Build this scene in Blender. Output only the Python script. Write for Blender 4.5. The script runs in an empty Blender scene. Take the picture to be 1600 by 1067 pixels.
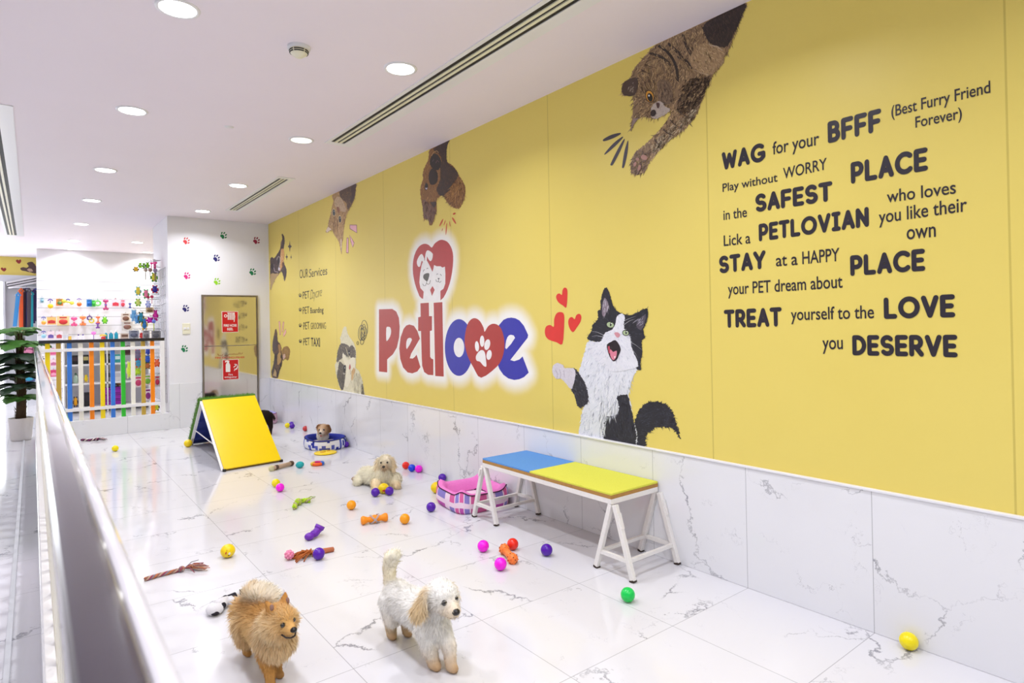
import bpy, bmesh, math, random
import numpy as np
from mathutils import Vector, Matrix, noise
from mathutils.geometry import tessellate_polygon
random.seed(7); np.random.seed(7)
SC = bpy.context.scene
COL = SC.collection
# ------------------------------------------------------------------ camera
CAM_H, FOCAL, YAW, PITCH, ROLL, CY = 1.35, 959.7, .6632, .0059, -.0179, 502.2
WALL_X, END_Y, CEIL, WAINS = 2.849, 9.63, 2.952, .617
_f = Vector((math.sin(YAW)*math.cos(PITCH), math.cos(YAW)*math.cos(PITCH), math.sin(PITCH)))
_r = Vector((math.cos(YAW), -math.sin(YAW), 0)); _u = _r.cross(_f)
_cr = _r*math.cos(ROLL)+_u*math.sin(ROLL); _cu = _u*math.cos(ROLL)-_r*math.sin(ROLL)
cd = bpy.data.cameras.new('camera'); cam = bpy.data.objects.new('camera', cd); COL.objects.link(cam)
M = Matrix((_cr, _cu, -_f)).transposed().to_4x4(); M.translation = (0, 0, CAM_H); cam.matrix_world = M
cd.sensor_width = 36; cd.lens = 36*FOCAL/1600; cd.shift_y = -(533.5-CY)/1600
cd.clip_start = .02; cd.clip_end = 100
cd.dof.use_dof = True; cd.dof.focus_distance = 4.2; cd.dof.aperture_fstop = 7.0
SC.camera = cam
# ------------------------------------------------------------------ world and exposure
w = bpy.data.worlds.new('world'); SC.world = w; w.use_nodes = True
w.node_tree.nodes['Background'].inputs[0].default_value = (.93, .95, 1, 1)
w.node_tree.nodes['Background'].inputs[1].default_value = 0.35
SC.view_settings.view_transform = 'Standard'; SC.view_settings.look = 'None'
SC.view_settings.exposure = 0.82; SC.view_settings.gamma = 1; SC.view_settings.use_curve_mapping = False
DOWNLIGHT_W = 7.4
# ------------------------------------------------------------------ rays through the picture, used to find where things stand
def ray(x, y):
    u = (x-800)/FOCAL; v = (CY-y)/FOCAL
    return _f + _cr*u + _cu*v
O3 = Vector((0, 0, CAM_H))
def onZ(x, y, z=0): d = ray(x, y); return O3 + d*((z-CAM_H)/d.z)
def onX(x, y, X): d = ray(x, y); return O3 + d*(X/d.x)
def onY(x, y, Y): d = ray(x, y); return O3 + d*(Y/d.y)
# ------------------------------------------------------------------ colours and materials
def lin(c): c = c/255; return c/12.92 if c <= .04045 else ((c+.055)/1.055)**2.4
def rgb(r, g, b): return (lin(r), lin(g), lin(b), 1)
MC = {}
def mat(name, col, rough=.5, metal=0, spec=.5, coat=0):
    if name in MC: return MC[name]
    m = bpy.data.materials.new(name); m.use_nodes = True; b = m.node_tree.nodes['Principled BSDF']
    b.inputs['Base Color'].default_value = col if len(col) == 4 else rgb(*col)
    b.inputs['Roughness'].default_value = rough; b.inputs['Metallic'].default_value = metal
    b.inputs['Specular IOR Level'].default_value = spec; b.inputs['Coat Weight'].default_value = coat
    MC[name] = m; return m
class NT:
    def __init__(s, name, rough=.5, metal=0):
        s.m = bpy.data.materials.new(name); s.m.use_nodes = True; s.t = s.m.node_tree; s.b = s.t.nodes['Principled BSDF']
        s.b.inputs['Roughness'].default_value = rough; s.b.inputs['Metallic'].default_value = metal; MC[name] = s.m
    def n(s, typ, **kw):
        o = s.t.nodes.new(typ)
        for k, v in kw.items():
            if k.startswith('i_'):
                key = k[2:]; o.inputs[int(key) if key.isdigit() else key].default_value = v
            else: setattr(o, k, v)
        return o
    def l(s, a, ai, b, bi): s.t.links.new(a.outputs[ai], b.inputs[bi])
    def math(s, op, a, b=None, clamp=False):
        o = s.n('ShaderNodeMath', operation=op); o.use_clamp = clamp
        for i, v in enumerate((a, b)):
            if v is None: continue
            if isinstance(v, (int, float)): o.inputs[i].default_value = v
            else: s.t.links.new(v, o.inputs[i])
        return o.outputs[0]
    def mix(s, fac, a, b):
        o = s.n('ShaderNodeMix', data_type='RGBA')
        for i, v in ((0, fac), (6, a), (7, b)):
            if isinstance(v, (int, float)): o.inputs[i].default_value = v
            elif isinstance(v, tuple): o.inputs[i].default_value = v
            else: s.t.links.new(v, o.inputs[i])
        return o.outputs[2]
def plain(name, col, rough=.5, var=.06, scale=30, bump=0.0):
    """a colour with a little procedural unevenness"""
    if name in MC: return MC[name]
    s = NT(name, rough); c = rgb(*col)
    tc = s.n('ShaderNodeTexCoord'); nz = s.n('ShaderNodeTexNoise', i_Scale=scale); s.l(tc, 'Object', nz, 'Vector')
    o = s.mix(nz.outputs['Fac'], tuple(x*(1-var) for x in c[:3])+(1,), tuple(min(1, x*(1+var)) for x in c[:3])+(1,))
    s.t.links.new(o, s.b.inputs['Base Color'])
    if bump:
        bp = s.n('ShaderNodeBump', i_Strength=bump, i_Distance=.004); s.l(nz, 'Fac', bp, 'Height'); s.l(bp, 0, s.b, 'Normal')
    return s.m
def attr_mat(name, rough=.5, noise_scale=0, var=.12, spec=.5, alpha=False):
    s = NT(name, rough); s.b.inputs['Specular IOR Level'].default_value = spec
    a = s.n('ShaderNodeVertexColor', layer_name='Col'); out = a.outputs['Color']
    if noise_scale:
        tc = s.n('ShaderNodeTexCoord'); nz = s.n('ShaderNodeTexNoise', i_Scale=noise_scale); s.l(tc, 'Object', nz, 'Vector')
        hv = s.n('ShaderNodeHueSaturation'); s.t.links.new(out, hv.inputs['Color'])
        s.t.links.new(s.math('ADD', s.math('MULTIPLY', nz.outputs['Fac'], var*2), 1-var), hv.inputs['Value']); out = hv.outputs[0]
    s.t.links.new(out, s.b.inputs['Base Color'])
    if alpha: s.t.links.new(a.outputs['Alpha'], s.b.inputs['Alpha'])
    return s.m
def marble(name, joints, rough, base=(226, 225, 230), vein=(92, 92, 106), axis='floor'):
    s = NT(name, rough); s.b.inputs['Specular IOR Level'].default_value = .5
    tc = s.n('ShaderNodeTexCoord'); sep = s.n('ShaderNodeSeparateXYZ'); s.l(tc, 'Object', sep, 0)
    X, Yv, Zv = sep.outputs
    def grid(v, off, step):
        q = s.math('DIVIDE', s.math('SUBTRACT', v, off), step)
        fl = s.math('FLOOR', q); fr = s.math('SUBTRACT', q, fl)
        d = s.math('MULTIPLY', s.math('MINIMUM', fr, s.math('SUBTRACT', 1, fr)), step)
        return fl, d
    (ca, oa, sa), (cb, ob, sb) = joints
    src = {'x': X, 'y': Yv, 'z': Zv}
    fa, da = grid(src[ca], oa, sa); fb, db = grid(src[cb], ob, sb)
    joint = s.math('LESS_THAN', s.math('MINIMUM', da, db), .0016)
    ida = s.math('ADD', s.math('MULTIPLY', fa, 7.31), s.math('MULTIPLY', fb, 13.7))
    cmb = s.n('ShaderNodeCombineXYZ')
    for i, v in enumerate((X, Yv, Zv)): s.t.links.new(s.math('ADD', v, ida), cmb.inputs[i])
    nz = s.n('ShaderNodeTexNoise', i_Scale=5.0, i_Detail=6.0, i_Roughness=.65); s.l(cmb, 0, nz, 'Vector')
    vm = s.n('ShaderNodeVectorMath', operation='MULTIPLY_ADD'); s.t.links.new(nz.outputs['Color'], vm.inputs[0])
    vm.inputs[1].default_value = (.34, .34, .34); s.l(cmb, 0, vm, 2)
    # long directional crack lines, broken up by a mask
    vo = s.n('ShaderNodeTexVoronoi', feature='DISTANCE_TO_EDGE', i_Scale=1.9); s.l(vm, 0, vo, 'Vector')
    mk = s.n('ShaderNodeTexNoise', i_Scale=3.1, i_Detail=2.0); s.l(cmb, 0, mk, 'Vector')
    mr = s.n('ShaderNodeMapRange', i_1=.47, i_2=.66); s.l(mk, 'Fac', mr, 0)
    wid = s.math('ADD', s.math('MULTIPLY', mr.outputs[0], .022), .001)
    ln = s.math('SUBTRACT', 1, s.math('DIVIDE', vo.outputs['Distance'], wid), True)
    ln = s.math('MULTIPLY', ln, s.math('ADD', s.math('MULTIPLY', mr.outputs[0], .75), .04))
    vo2 = s.n('ShaderNodeTexVoronoi', feature='DISTANCE_TO_EDGE', i_Scale=4.3); s.l(vm, 0, vo2, 'Vector')
    l2 = s.math('SUBTRACT', 1, s.math('DIVIDE', vo2.outputs['Distance'], .008), True)
    mr2 = s.n('ShaderNodeMapRange', i_1=.55, i_2=.75); s.l(nz, 'Fac', mr2, 0)
    l2 = s.math('MULTIPLY', s.math('MULTIPLY', l2, mr2.outputs[0]), .75)
    cl = s.n('ShaderNodeTexNoise', i_Scale=1.4, i_Detail=3.0); s.l(cmb, 0, cl, 'Vector')
    b = rgb(*base); soft = s.mix(cl.outputs['Fac'], b, tuple(x*.93 for x in b[:3])+(1,))
    c1 = s.mix(s.math('MAXIMUM', ln, l2), soft, rgb(*vein))
    c2 = s.mix(s.math('MULTIPLY', joint, .55), c1, rgb(120, 120, 126))
    s.t.links.new(c2, s.b.inputs['Base Color'])
    return s.m
# ------------------------------------------------------------------ mesh builder
ORG = {}
def tag(o, label=None, cat=None, group=None, kind=None):
    if label: o['label'] = label
    if cat: o['category'] = cat
    if group: o['group'] = group
    if kind: o['kind'] = kind
    return o
def thing(name, label, cat, loc=(0, 0, 0), group=None):
    o = bpy.data.objects.new(name, None); COL.objects.link(o); o.location = loc; o.empty_display_size = .1
    ORG[o.name] = Vector(loc); return tag(o, label, cat, group)
class MB:
    def __init__(s): s.v = []; s.f = []; s.mi = []; s.sm = []; s.mats = []; s.T = Matrix()
    def _m(s, m):
        if m not in s.mats: s.mats.append(m)
        return s.mats.index(m)
    def add(s, vs, fs, m, smooth=False):
        k = len(s.v); s.v += [s.T @ Vector(p) for p in vs]; i = s._m(m)
        for f in fs: s.f.append([k+a for a in f]); s.mi.append(i); s.sm.append(smooth)
        return s
    def box(s, lo, hi, m):
        x0, y0, z0 = lo; x1, y1, z1 = hi
        return s.add([(x0, y0, z0), (x1, y0, z0), (x1, y1, z0), (x0, y1, z0), (x0, y0, z1), (x1, y0, z1), (x1, y1, z1), (x0, y1, z1)],
            [(3, 2, 1, 0), (4, 5, 6, 7), (0, 1, 5, 4), (1, 2, 6, 5), (2, 3, 7, 6), (3, 0, 4, 7)], m)
    def bar(s, p, q, w, h, m, up=(0, 0, 1)):
        """square bar from p to q"""
        p, q = Vector(p), Vector(q); d = (q-p).normalized(); a = d.cross(Vector(up))
        if a.length < 1e-4: a = d.cross(Vector((1, 0, 0)))
        a.normalize(); b = a.cross(d)
        vs = [e + a*(sx*w/2)+b*(sy*h/2) for e in (p, q) for sx, sy in ((-1, -1), (1, -1), (1, 1), (-1, 1))]
        return s.add(vs, [(0, 1, 2, 3), (7, 6, 5, 4), (0, 4, 5, 1), (1, 5, 6, 2), (2, 6, 7, 3), (3, 7, 4, 0)], m)
    def tube(s, path, r, m, n=10, closed=False, cap=True):
        P = [Vector(p) for p in path]; R = r if isinstance(r, (list, tuple)) else [r]*len(P); vs = []; fs = []; a = None
        for i, p in enumerate(P):
            q0 = P[(i-1) % len(P)] if closed or i > 0 else p; q1 = P[(i+1) % len(P)] if closed or i < len(P)-1 else p
            d = (q1-q0).normalized()
            if a is None:
                a = d.cross(Vector((0, 0, 1)))
                if a.length < .05: a = d.cross(Vector((1, 0, 0)))
            else: a = a - d*a.dot(d)
            a.normalize(); b = d.cross(a)
            vs += [p+(a*math.cos(t)+b*math.sin(t))*R[i] for t in [2*math.pi*k/n for k in range(n)]]
        for i in range(len(P) if closed else len(P)-1):
            j = (i+1) % len(P)
            fs += [(i*n+k, i*n+(k+1) % n, j*n+(k+1) % n, j*n+k) for k in range(n)]
        if cap and not closed: fs += [tuple(reversed(range(n))), tuple((len(P)-1)*n+k for k in range(n))]
        return s.add(vs, fs, m, True)
    def sphere(s, c, r, m, n=20, rot=None):
        r = (r, r, r) if isinstance(r, (int, float)) else r; h = n//2; vs = []; fs = []; c = Vector(c); rot = rot or Matrix.Identity(3)
        for i in range(h+1):
            t = math.pi*i/h
            for k in range(n):
                p = 2*math.pi*k/n; vs.append(c + rot @ Vector((r[0]*math.sin(t)*math.cos(p), r[1]*math.sin(t)*math.sin(p), r[2]*math.cos(t))))
        for i in range(h):
            for k in range(n): fs.append((i*n+k, (i+1)*n+k, (i+1)*n+(k+1) % n, i*n+(k+1) % n))
        return s.add(vs, fs, m, True)
    def lathe(s, prof, c, m, n=28, axis=(0, 0, 1), smooth=True):
        c = Vector(c); q = Vector((0, 0, 1)).rotation_difference(Vector(axis)).to_matrix(); vs = []; fs = []
        for (r, z) in prof: vs += [c+q @ Vector((r*math.cos(2*math.pi*k/n), r*math.sin(2*math.pi*k/n), z)) for k in range(n)]
        for i in range(len(prof)-1): fs += [(i*n+k, i*n+(k+1) % n, (i+1)*n+(k+1) % n, (i+1)*n+k) for k in range(n)]
        return s.add(vs, fs, m, smooth)
    def prism(s, poly, o, ax, ay, t, m, smooth=False):
        """extrude a 2-D outline lying in the plane (o, ax, ay) along ax x ay by t"""
        o, ax, ay = Vector(o), Vector(ax), Vector(ay); az = ax.cross(ay).normalized()
        n = len(poly); base = [o+ax*x+ay*y for x, y in poly]; vs = base+[p+az*t for p in base]
        tr = tessellate_polygon([[Vector((x, y, 0)) for x, y in poly]])
        def orient(a, b, c):
            A, B, C_ = poly[a], poly[b], poly[c]
            return (a, b, c) if (B[0]-A[0])*(C_[1]-A[1])-(B[1]-A[1])*(C_[0]-A[0]) > 0 else (a, c, b)
        tr = [orient(*q) for q in tr]
        area = sum(poly[i][0]*poly[(i+1) % n][1]-poly[(i+1) % n][0]*poly[i][1] for i in range(n))
        fs = [(c, b, a) for a, b, c in tr]+[(a+n, b+n, c+n) for a, b, c in tr]
        for i in range(n):
            j = (i+1) % n; fs.append((i, j, j+n, i+n) if area > 0 else (j, i, i+n, j+n))
        return s.add(vs, fs, m, smooth)
    def build(s, name, parent=None, origin=None, bevel=0, label=None, cat=None, group=None, kind=None, smooth_mod=0):
        o0 = Vector(origin) if origin is not None else (ORG[parent.name] if parent else Vector((0, 0, 0)))
        me = bpy.data.meshes.new(name); me.from_pydata([tuple(p-o0) for p in s.v], [], s.f)
        for m in s.mats: me.materials.append(m)
        me.polygons.foreach_set('material_index', s.mi); me.polygons.foreach_set('use_smooth', s.sm)
        me.validate(); me.update()
        ob = bpy.data.objects.new(name, me); COL.objects.link(ob)
        if parent: ob.parent = parent
        if origin is not None: ob.location = o0-(ORG[parent.name] if parent else Vector((0, 0, 0)))
        ORG[ob.name] = o0
        if bevel:
            b = ob.modifiers.new('bevel', 'BEVEL'); b.width = bevel; b.segments = 3; b.limit_method = 'ANGLE'; b.angle_limit = math.radians(40)
        if smooth_mod:
            b = ob.modifiers.new('subdivision', 'SUBSURF'); b.levels = smooth_mod; b.render_levels = smooth_mod
        return tag(ob, label, cat, group, kind)
def dup(o, loc, label=None, parent=None, rot=None):
    """a copy of a thing with copies of its parts and sub-parts"""
    c = o.copy(); COL.objects.link(c); c.location = loc; ORG[c.name] = Vector(loc)
    if label: c['label'] = label
    if rot is not None: c.rotation_euler = rot
    if parent: c.parent = parent
    for ch in list(o.children):
        d = ch.copy(); COL.objects.link(d); d.parent = c
        for g in list(ch.children):
            e = g.copy(); COL.objects.link(e); e.parent = d
    return c
def rotZ(a): return Matrix.Rotation(a, 4, 'Z')
def arc(cx, cy, rx, ry, a0, a1, n=14):
    return [(cx+rx*math.cos(math.radians(a0+(a1-a0)*i/n)), cy+ry*math.sin(math.radians(a0+(a1-a0)*i/n))) for i in range(n+1)]

# ================================================================== THE ROOM
M_white = plain('white_paint', (236, 235, 240), .5, .02, 3)
M_ceil = plain('ceiling_paint', (238, 229, 238), .6, .015, 2)
M_floor = marble('floor_marble', (('x', WALL_X-.62*20, .62), ('y', 1.733-.592*20, .592)), .1)
M_wmarble = marble('wall_marble', (('y', 1.733-.592*20, .592), ('z', -5, 20)), .12, base=(236, 236, 240))
M_emarble = marble('end_marble', (('x', WALL_X-.62*20, .62), ('z', -5, 20)), .12, base=(236, 236, 240))
def gold_wall(name='gold_wallpaper', halo=False):
    s = NT(name, .4); s.b.inputs['Specular IOR Level'].default_value = .3
    tc = s.n('ShaderNodeTexCoord'); sep = s.n('ShaderNodeSeparateXYZ'); s.l(tc, 'Object', sep, 0)
    q = s.math('DIVIDE', s.math('SUBTRACT', sep.outputs[1], .652-1.275*4), 1.275); fr = s.math('FRACT', q)
    d = s.math('MULTIPLY', s.math('MINIMUM', fr, s.math('SUBTRACT', 1, fr)), 1.275)
    j = s.math('LESS_THAN', d, .0035)
    nz = s.n('ShaderNodeTexNoise', i_Scale=1.2); s.l(tc, 'Object', nz, 'Vector')
    c = s.mix(nz.outputs['Fac'], rgb(229, 207, 104), rgb(233, 213, 114))
    o = s.mix(s.math('MULTIPLY', j, .35), c, rgb(150, 130, 50))
    if halo: a = s.n('ShaderNodeVertexColor', layer_name='Col'); o = s.mix(a.outputs['Alpha'], o, rgb(247, 245, 238))
    s.t.links.new(o, s.b.inputs['Base Color'])
    return s.m
M_gold = gold_wall()
def struct(name, mb, bevel=0, origin=(0, 0, 0)): return mb.build(name, None, origin, bevel, kind='structure')
struct('floor', MB().box((-4, -4, -.1), (3.4, 17.5, 0), M_floor))
struct('ceiling', MB().box((-4, -4, CEIL), (3.4, 17.5, CEIL+.1), M_ceil))
struct('wall_right', MB().box((WALL_X, -4, 0), (WALL_X+.2, 14.6, CEIL), M_gold))
struct('trim_1', MB().box((WALL_X-.014, -4, 0), (WALL_X, END_Y, WAINS), M_wmarble), .003)
struct('wall_end', MB().box((1.49, END_Y, 0), (WALL_X, 10.9, CEIL), M_white))
struct('trim_8', MB().box((WALL_X-.022, -4, WAINS-.008), (WALL_X, END_Y, WAINS+.002), M_white), .002)
struct('trim_2', MB().box((1.482, END_Y-.012, 0), (1.898, END_Y, WAINS), M_emarble), .002)
struct('trim_3', MB().box((2.676, END_Y-.012, 0), (WALL_X-.014, END_Y, WAINS), M_emarble), .002)
def slat_mat():
    s = NT('slatwall_white', .4)
    tc = s.n('ShaderNodeTexCoord'); sep = s.n('ShaderNodeSeparateXYZ'); s.l(tc, 'Object', sep, 0)
    fr = s.math('FRACT', s.math('DIVIDE', s.math('SUBTRACT', sep.outputs[2], .28), .172))
    j = s.math('MULTIPLY', s.math('LESS_THAN', fr, .07), s.math('LESS_THAN', sep.outputs[2], 2.36))
    s.t.links.new(s.mix(s.math('MULTIPLY', j, .5), rgb(240, 239, 244), rgb(120, 118, 126)), s.b.inputs['Base Color'])
    return s.m
struct('wall_back', MB().box((.08, 14.6, 0), (WALL_X, 14.8, CEIL), slat_mat()))
struct('wall_left', MB().box((-4.2, -4, 0), (-4, 17.5, CEIL), M_white))
# far recess past the slat wall: gold fascia, pale frame, grey pane, bright glazing to the left
M_frame = plain('pale_aluminium', (214, 216, 220), .35, .02)
struct('wall_far', MB().box((-4, 16.4, 2.57), (.2, 16.6, CEIL), M_gold).box((.08, 14.8, 0), (.2, 16.6, CEIL), M_white))
struct('trim_4', MB().box((-4, 16.36, 2.43), (.08, 16.6, 2.57), M_frame).box((-.47, 16.36, 0), (-.43, 16.6, 2.43), M_frame), .004)
struct('door_1', MB().box((-.43, 16.42, 0), (.08, 16.5, 2.43), plain('grey_pane', (196, 198, 200), .2, .02)))
def glow(name, col, e):
    m = bpy.data.materials.new(name); m.use_nodes = True; b = m.node_tree.nodes['Principled BSDF']
    b.inputs['Base Color'].default_value = (.8, .8, .8, 1); b.inputs['Emission Color'].default_value = col; b.inputs['Emission Strength'].default_value = e
    return m
struct('window_1', MB().box((-4, 16.45, 0), (-.47, 16.5, 2.43), glow('daylit_glass', (.95, 1, 1, 1), 2.2)))
# ------------------------------------------------------------------ downlights
M_ring = plain('white_ring', (232, 232, 236), .35, .01)
M_lamp = glow('lamp_glass', (1, .99, .98, 1), 9)
M_lampoff = glow('dim_lamp_glass', (1, .97, .8, 1), .9)
def downlight(x, y, label, lit=True):
    t = thing('downlight', label, 'ceiling light', (x, y, CEIL), 'round downlights in two rows on the ceiling')
    MB().lathe([(.082, -.004), (.088, -.008), (.1, -.006), (.102, 0)], (x, y, CEIL), M_ring, 40).build('trim_ring', t)
    mb = MB(); mb.add([(x+.083*math.cos(2*math.pi*k/40), y+.083*math.sin(2*math.pi*k/40), CEIL-.005) for k in range(40)], [tuple(reversed(range(40)))], M_lamp if lit else M_lampoff)
    mb.build('lens', t)
    if lit:
        d = bpy.data.lights.new('lamp', 'AREA'); d.shape = 'DISK'; d.size = .16; d.energy = DOWNLIGHT_W; d.color = (.93, .95, 1); d.spread = math.radians(145)
        o = bpy.data.objects.new('lamp', d); COL.objects.link(o); o.parent = t; o.location = (0, 0, -.012)
ordn = ['first', 'second', 'third', 'fourth', 'fifth', 'sixth', 'seventh']
for i, y in enumerate((3.4, 5.17, 7.22, 8.97, 11.0, 13.07, 14.35)):
    downlight(.586, y, f'round white downlight, {ordn[i]} from the camera in the row above the railing')
for i, y in enumerate((3.4, 5.18, 7.21, 9.01)):
    lb = f'round downlight, {ordn[i]} from the camera in the row nearer the yellow wall'
    if i == 1: lb = 'unlit round downlight with dim lens beside the long air grille'
    downlight(1.815, y, lb, i != 1)
downlight(1.5, 12.77, 'round downlight over the shop shelves beside the corner, nearer one')
downlight(1.86, 14.3, 'round downlight over the shop shelves beside the corner, farther one')
for y in (1.6, -.2, -2): # lamps of the same rows behind and above the camera
    for x in (.586, 1.815):
        d = bpy.data.lights.new('lamp', 'AREA'); d.shape = 'DISK'; d.size = .16; d.energy = DOWNLIGHT_W; d.color = (.93, .95, 1); d.spread = math.radians(145)
        o = bpy.data.objects.new('lamp', d); COL.objects.link(o); o.location = (x, y, CEIL-.012)
for x in (-1.6,):
    for y in (1, 4, 7, 10, 13, 15.5):
        d = bpy.data.lights.new('lamp', 'AREA'); d.shape = 'DISK'; d.size = .16; d.energy = DOWNLIGHT_W; d.color = (.93, .95, 1); d.spread = math.radians(145)
        o = bpy.data.objects.new('lamp', d); COL.objects.link(o); o.location = (x, y, CEIL-.012)
# ------------------------------------------------------------------ air grilles, smoke detector, sprinkler
M_black = plain('dark_slot', (22, 20, 20), .6, .02); M_cream = plain('cream_enamel', (233, 229, 205), .4, .02)
def grille(x0, x1, y0, y1, edge, label):
    t = thing('air_grille', label, 'air vent', ((x0+x1)/2, (y0+y1)/2, CEIL), 'linear air grilles in the ceiling')
    fr = MB(); w = x1-x0; z = CEIL-.006
    fr.box((x0-.03, y0, z), (x0, y1, CEIL), M_ring).box((x1, y0, z), (x1+edge, y1, CEIL), M_ring)
    fr.box((x0-.03, y1, z), (x1+edge, y1+.07, CEIL), M_ring).box((x0-.03, y0-.07, z), (x1+edge, y0, CEIL), M_ring); fr.build('frame', t)
    MB().box((x0, y0, CEIL-.001), (x1, y1, CEIL), M_black).build('slot', t)
    for k in range(2):
        c = x0+w*(k+1)/3; MB().box((c-w*.085, y0, CEIL-.008), (c+w*.085, y1, CEIL-.001), M_cream).build('slat', t)
grille(2.03, 2.15, .2, 5.07, .085, 'long black slotted air grille along the yellow wall, nearer one')
grille(2.075, 2.175, 6.62, 8.72, .05, 'shorter slotted air grille near the far corner, before the paw print wall')
grille(-.30, -.18, 5.6, 12.75, .09, 'white slotted air grille over the corridor left of the railing')
t = thing('smoke_detector', 'white round smoke detector with dark slots on the ceiling', 'smoke detector', (1.21, 3.47, CEIL))
MB().lathe([(.062, 0), (.062, -.014), (.05, -.018)], t.location, M_ring, 32).build('base', t)
MB().lathe([(.05, -.018), (.05, -.022), (.05, -.034), (.042, -.046), (.03, -.05), (.022, -.06), (0, -.064)], t.location, M_cream, 32).build('dome', t)
mb = MB()
for zz, rr in ((-.027, .0508), (-.037, .0488)):
    for k in range(5):
        a0 = 2*math.pi*k/5+.08; a1 = 2*math.pi*(k+1)/5-.08
        P = [(t.location.x+rr*math.cos(a0+(a1-a0)*i/8), t.location.y+rr*math.sin(a0+(a1-a0)*i/8), CEIL+zz) for i in range(9)]
        mb.tube(P, .0032, M_black, 6)
mb.build('slot', t)
MB().lathe([(.035, 0), (.034, -.004), (.0, -.006)], (1.239, 5.161, CEIL), M_ring, 24).build('sprinkler_cover', None, (1.239, 5.161, CEIL), label='small round sprinkler cover plate flush on the ceiling', cat='sprinkler')
# ================================================================== PRINTED MURAL AND STICKERS
def wallp(off=.0012):
    def f(x, y):
        p = onX(x, y, WALL_X-off); p.z = min(max(p.z, WAINS-.03), CEIL-.001); return p
    return f
def endp(off=.0012): return lambda x, y: onY(x, y, END_Y-off)
def crop(ox, oy, s): return lambda pts: [(ox+x/s, oy+y/s) for x, y in pts]
def smooth_poly(pts, k=3):
    """Catmull-Rom through the outline"""
    n = len(pts); out = []
    for i in range(n):
        p0, p1, p2, p3 = [pts[(i+j) % n] for j in (-1, 0, 1, 2)]
        for a in range(k):
            t = a/k
            out.append(tuple(.5*(2*p1[c]+(p2[c]-p0[c])*t+(2*p0[c]-5*p1[c]+4*p2[c]-p3[c])*t*t+(3*p1[c]-p0[c]-3*p2[c]+p3[c])*t**3) for c in (0, 1)))
    return out
def ell(cx, cy, rx, ry, rot=0, n=18):
    c, s = math.cos(math.radians(rot)), math.sin(math.radians(rot))
    return [(cx+rx*math.cos(t)*c-ry*math.sin(t)*s, cy+rx*math.cos(t)*s+ry*math.sin(t)*c) for t in [2*math.pi*i/n for i in range(n)]]
def jag(pts, amp, step):
    """a furry edge: short spikes along the outline"""
    a = sum(pts[i][0]*pts[(i+1) % len(pts)][1]-pts[(i+1) % len(pts)][0]*pts[i][1] for i in range(len(pts)))
    sg = 1 if a > 0 else -1; out = []
    for i in range(len(pts)):
        p, q = pts[i], pts[(i+1) % len(pts)]; d = math.hypot(q[0]-p[0], q[1]-p[1]); n = max(1, int(d/step))
        for k in range(n):
            t = k/n; x = p[0]+(q[0]-p[0])*t; y = p[1]+(q[1]-p[1])*t; nx, ny = (q[1]-p[1])/max(d, 1e-6)*sg, -(q[0]-p[0])/max(d, 1e-6)*sg
            e = random.uniform(-.3, 1)*amp if k % 2 else random.uniform(-.5, .1)*amp
            out.append((x+nx*e+random.uniform(-.3, .3)*amp, y+ny*e+random.uniform(-.1, .5)*amp))
    return out
def inside(p, poly):
    x, y = p; c = False; n = len(poly)
    for i in range(n):
        x1, y1 = poly[i]; x2, y2 = poly[i-1]
        if (y1 > y) != (y2 > y) and x < (x2-x1)*(y-y1)/(y2-y1)+x1: c = not c
    return c
M_print = attr_mat('printed_vinyl', .42, 14, .08)
M_printa = gold_wall('printed_halo', True)
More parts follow.
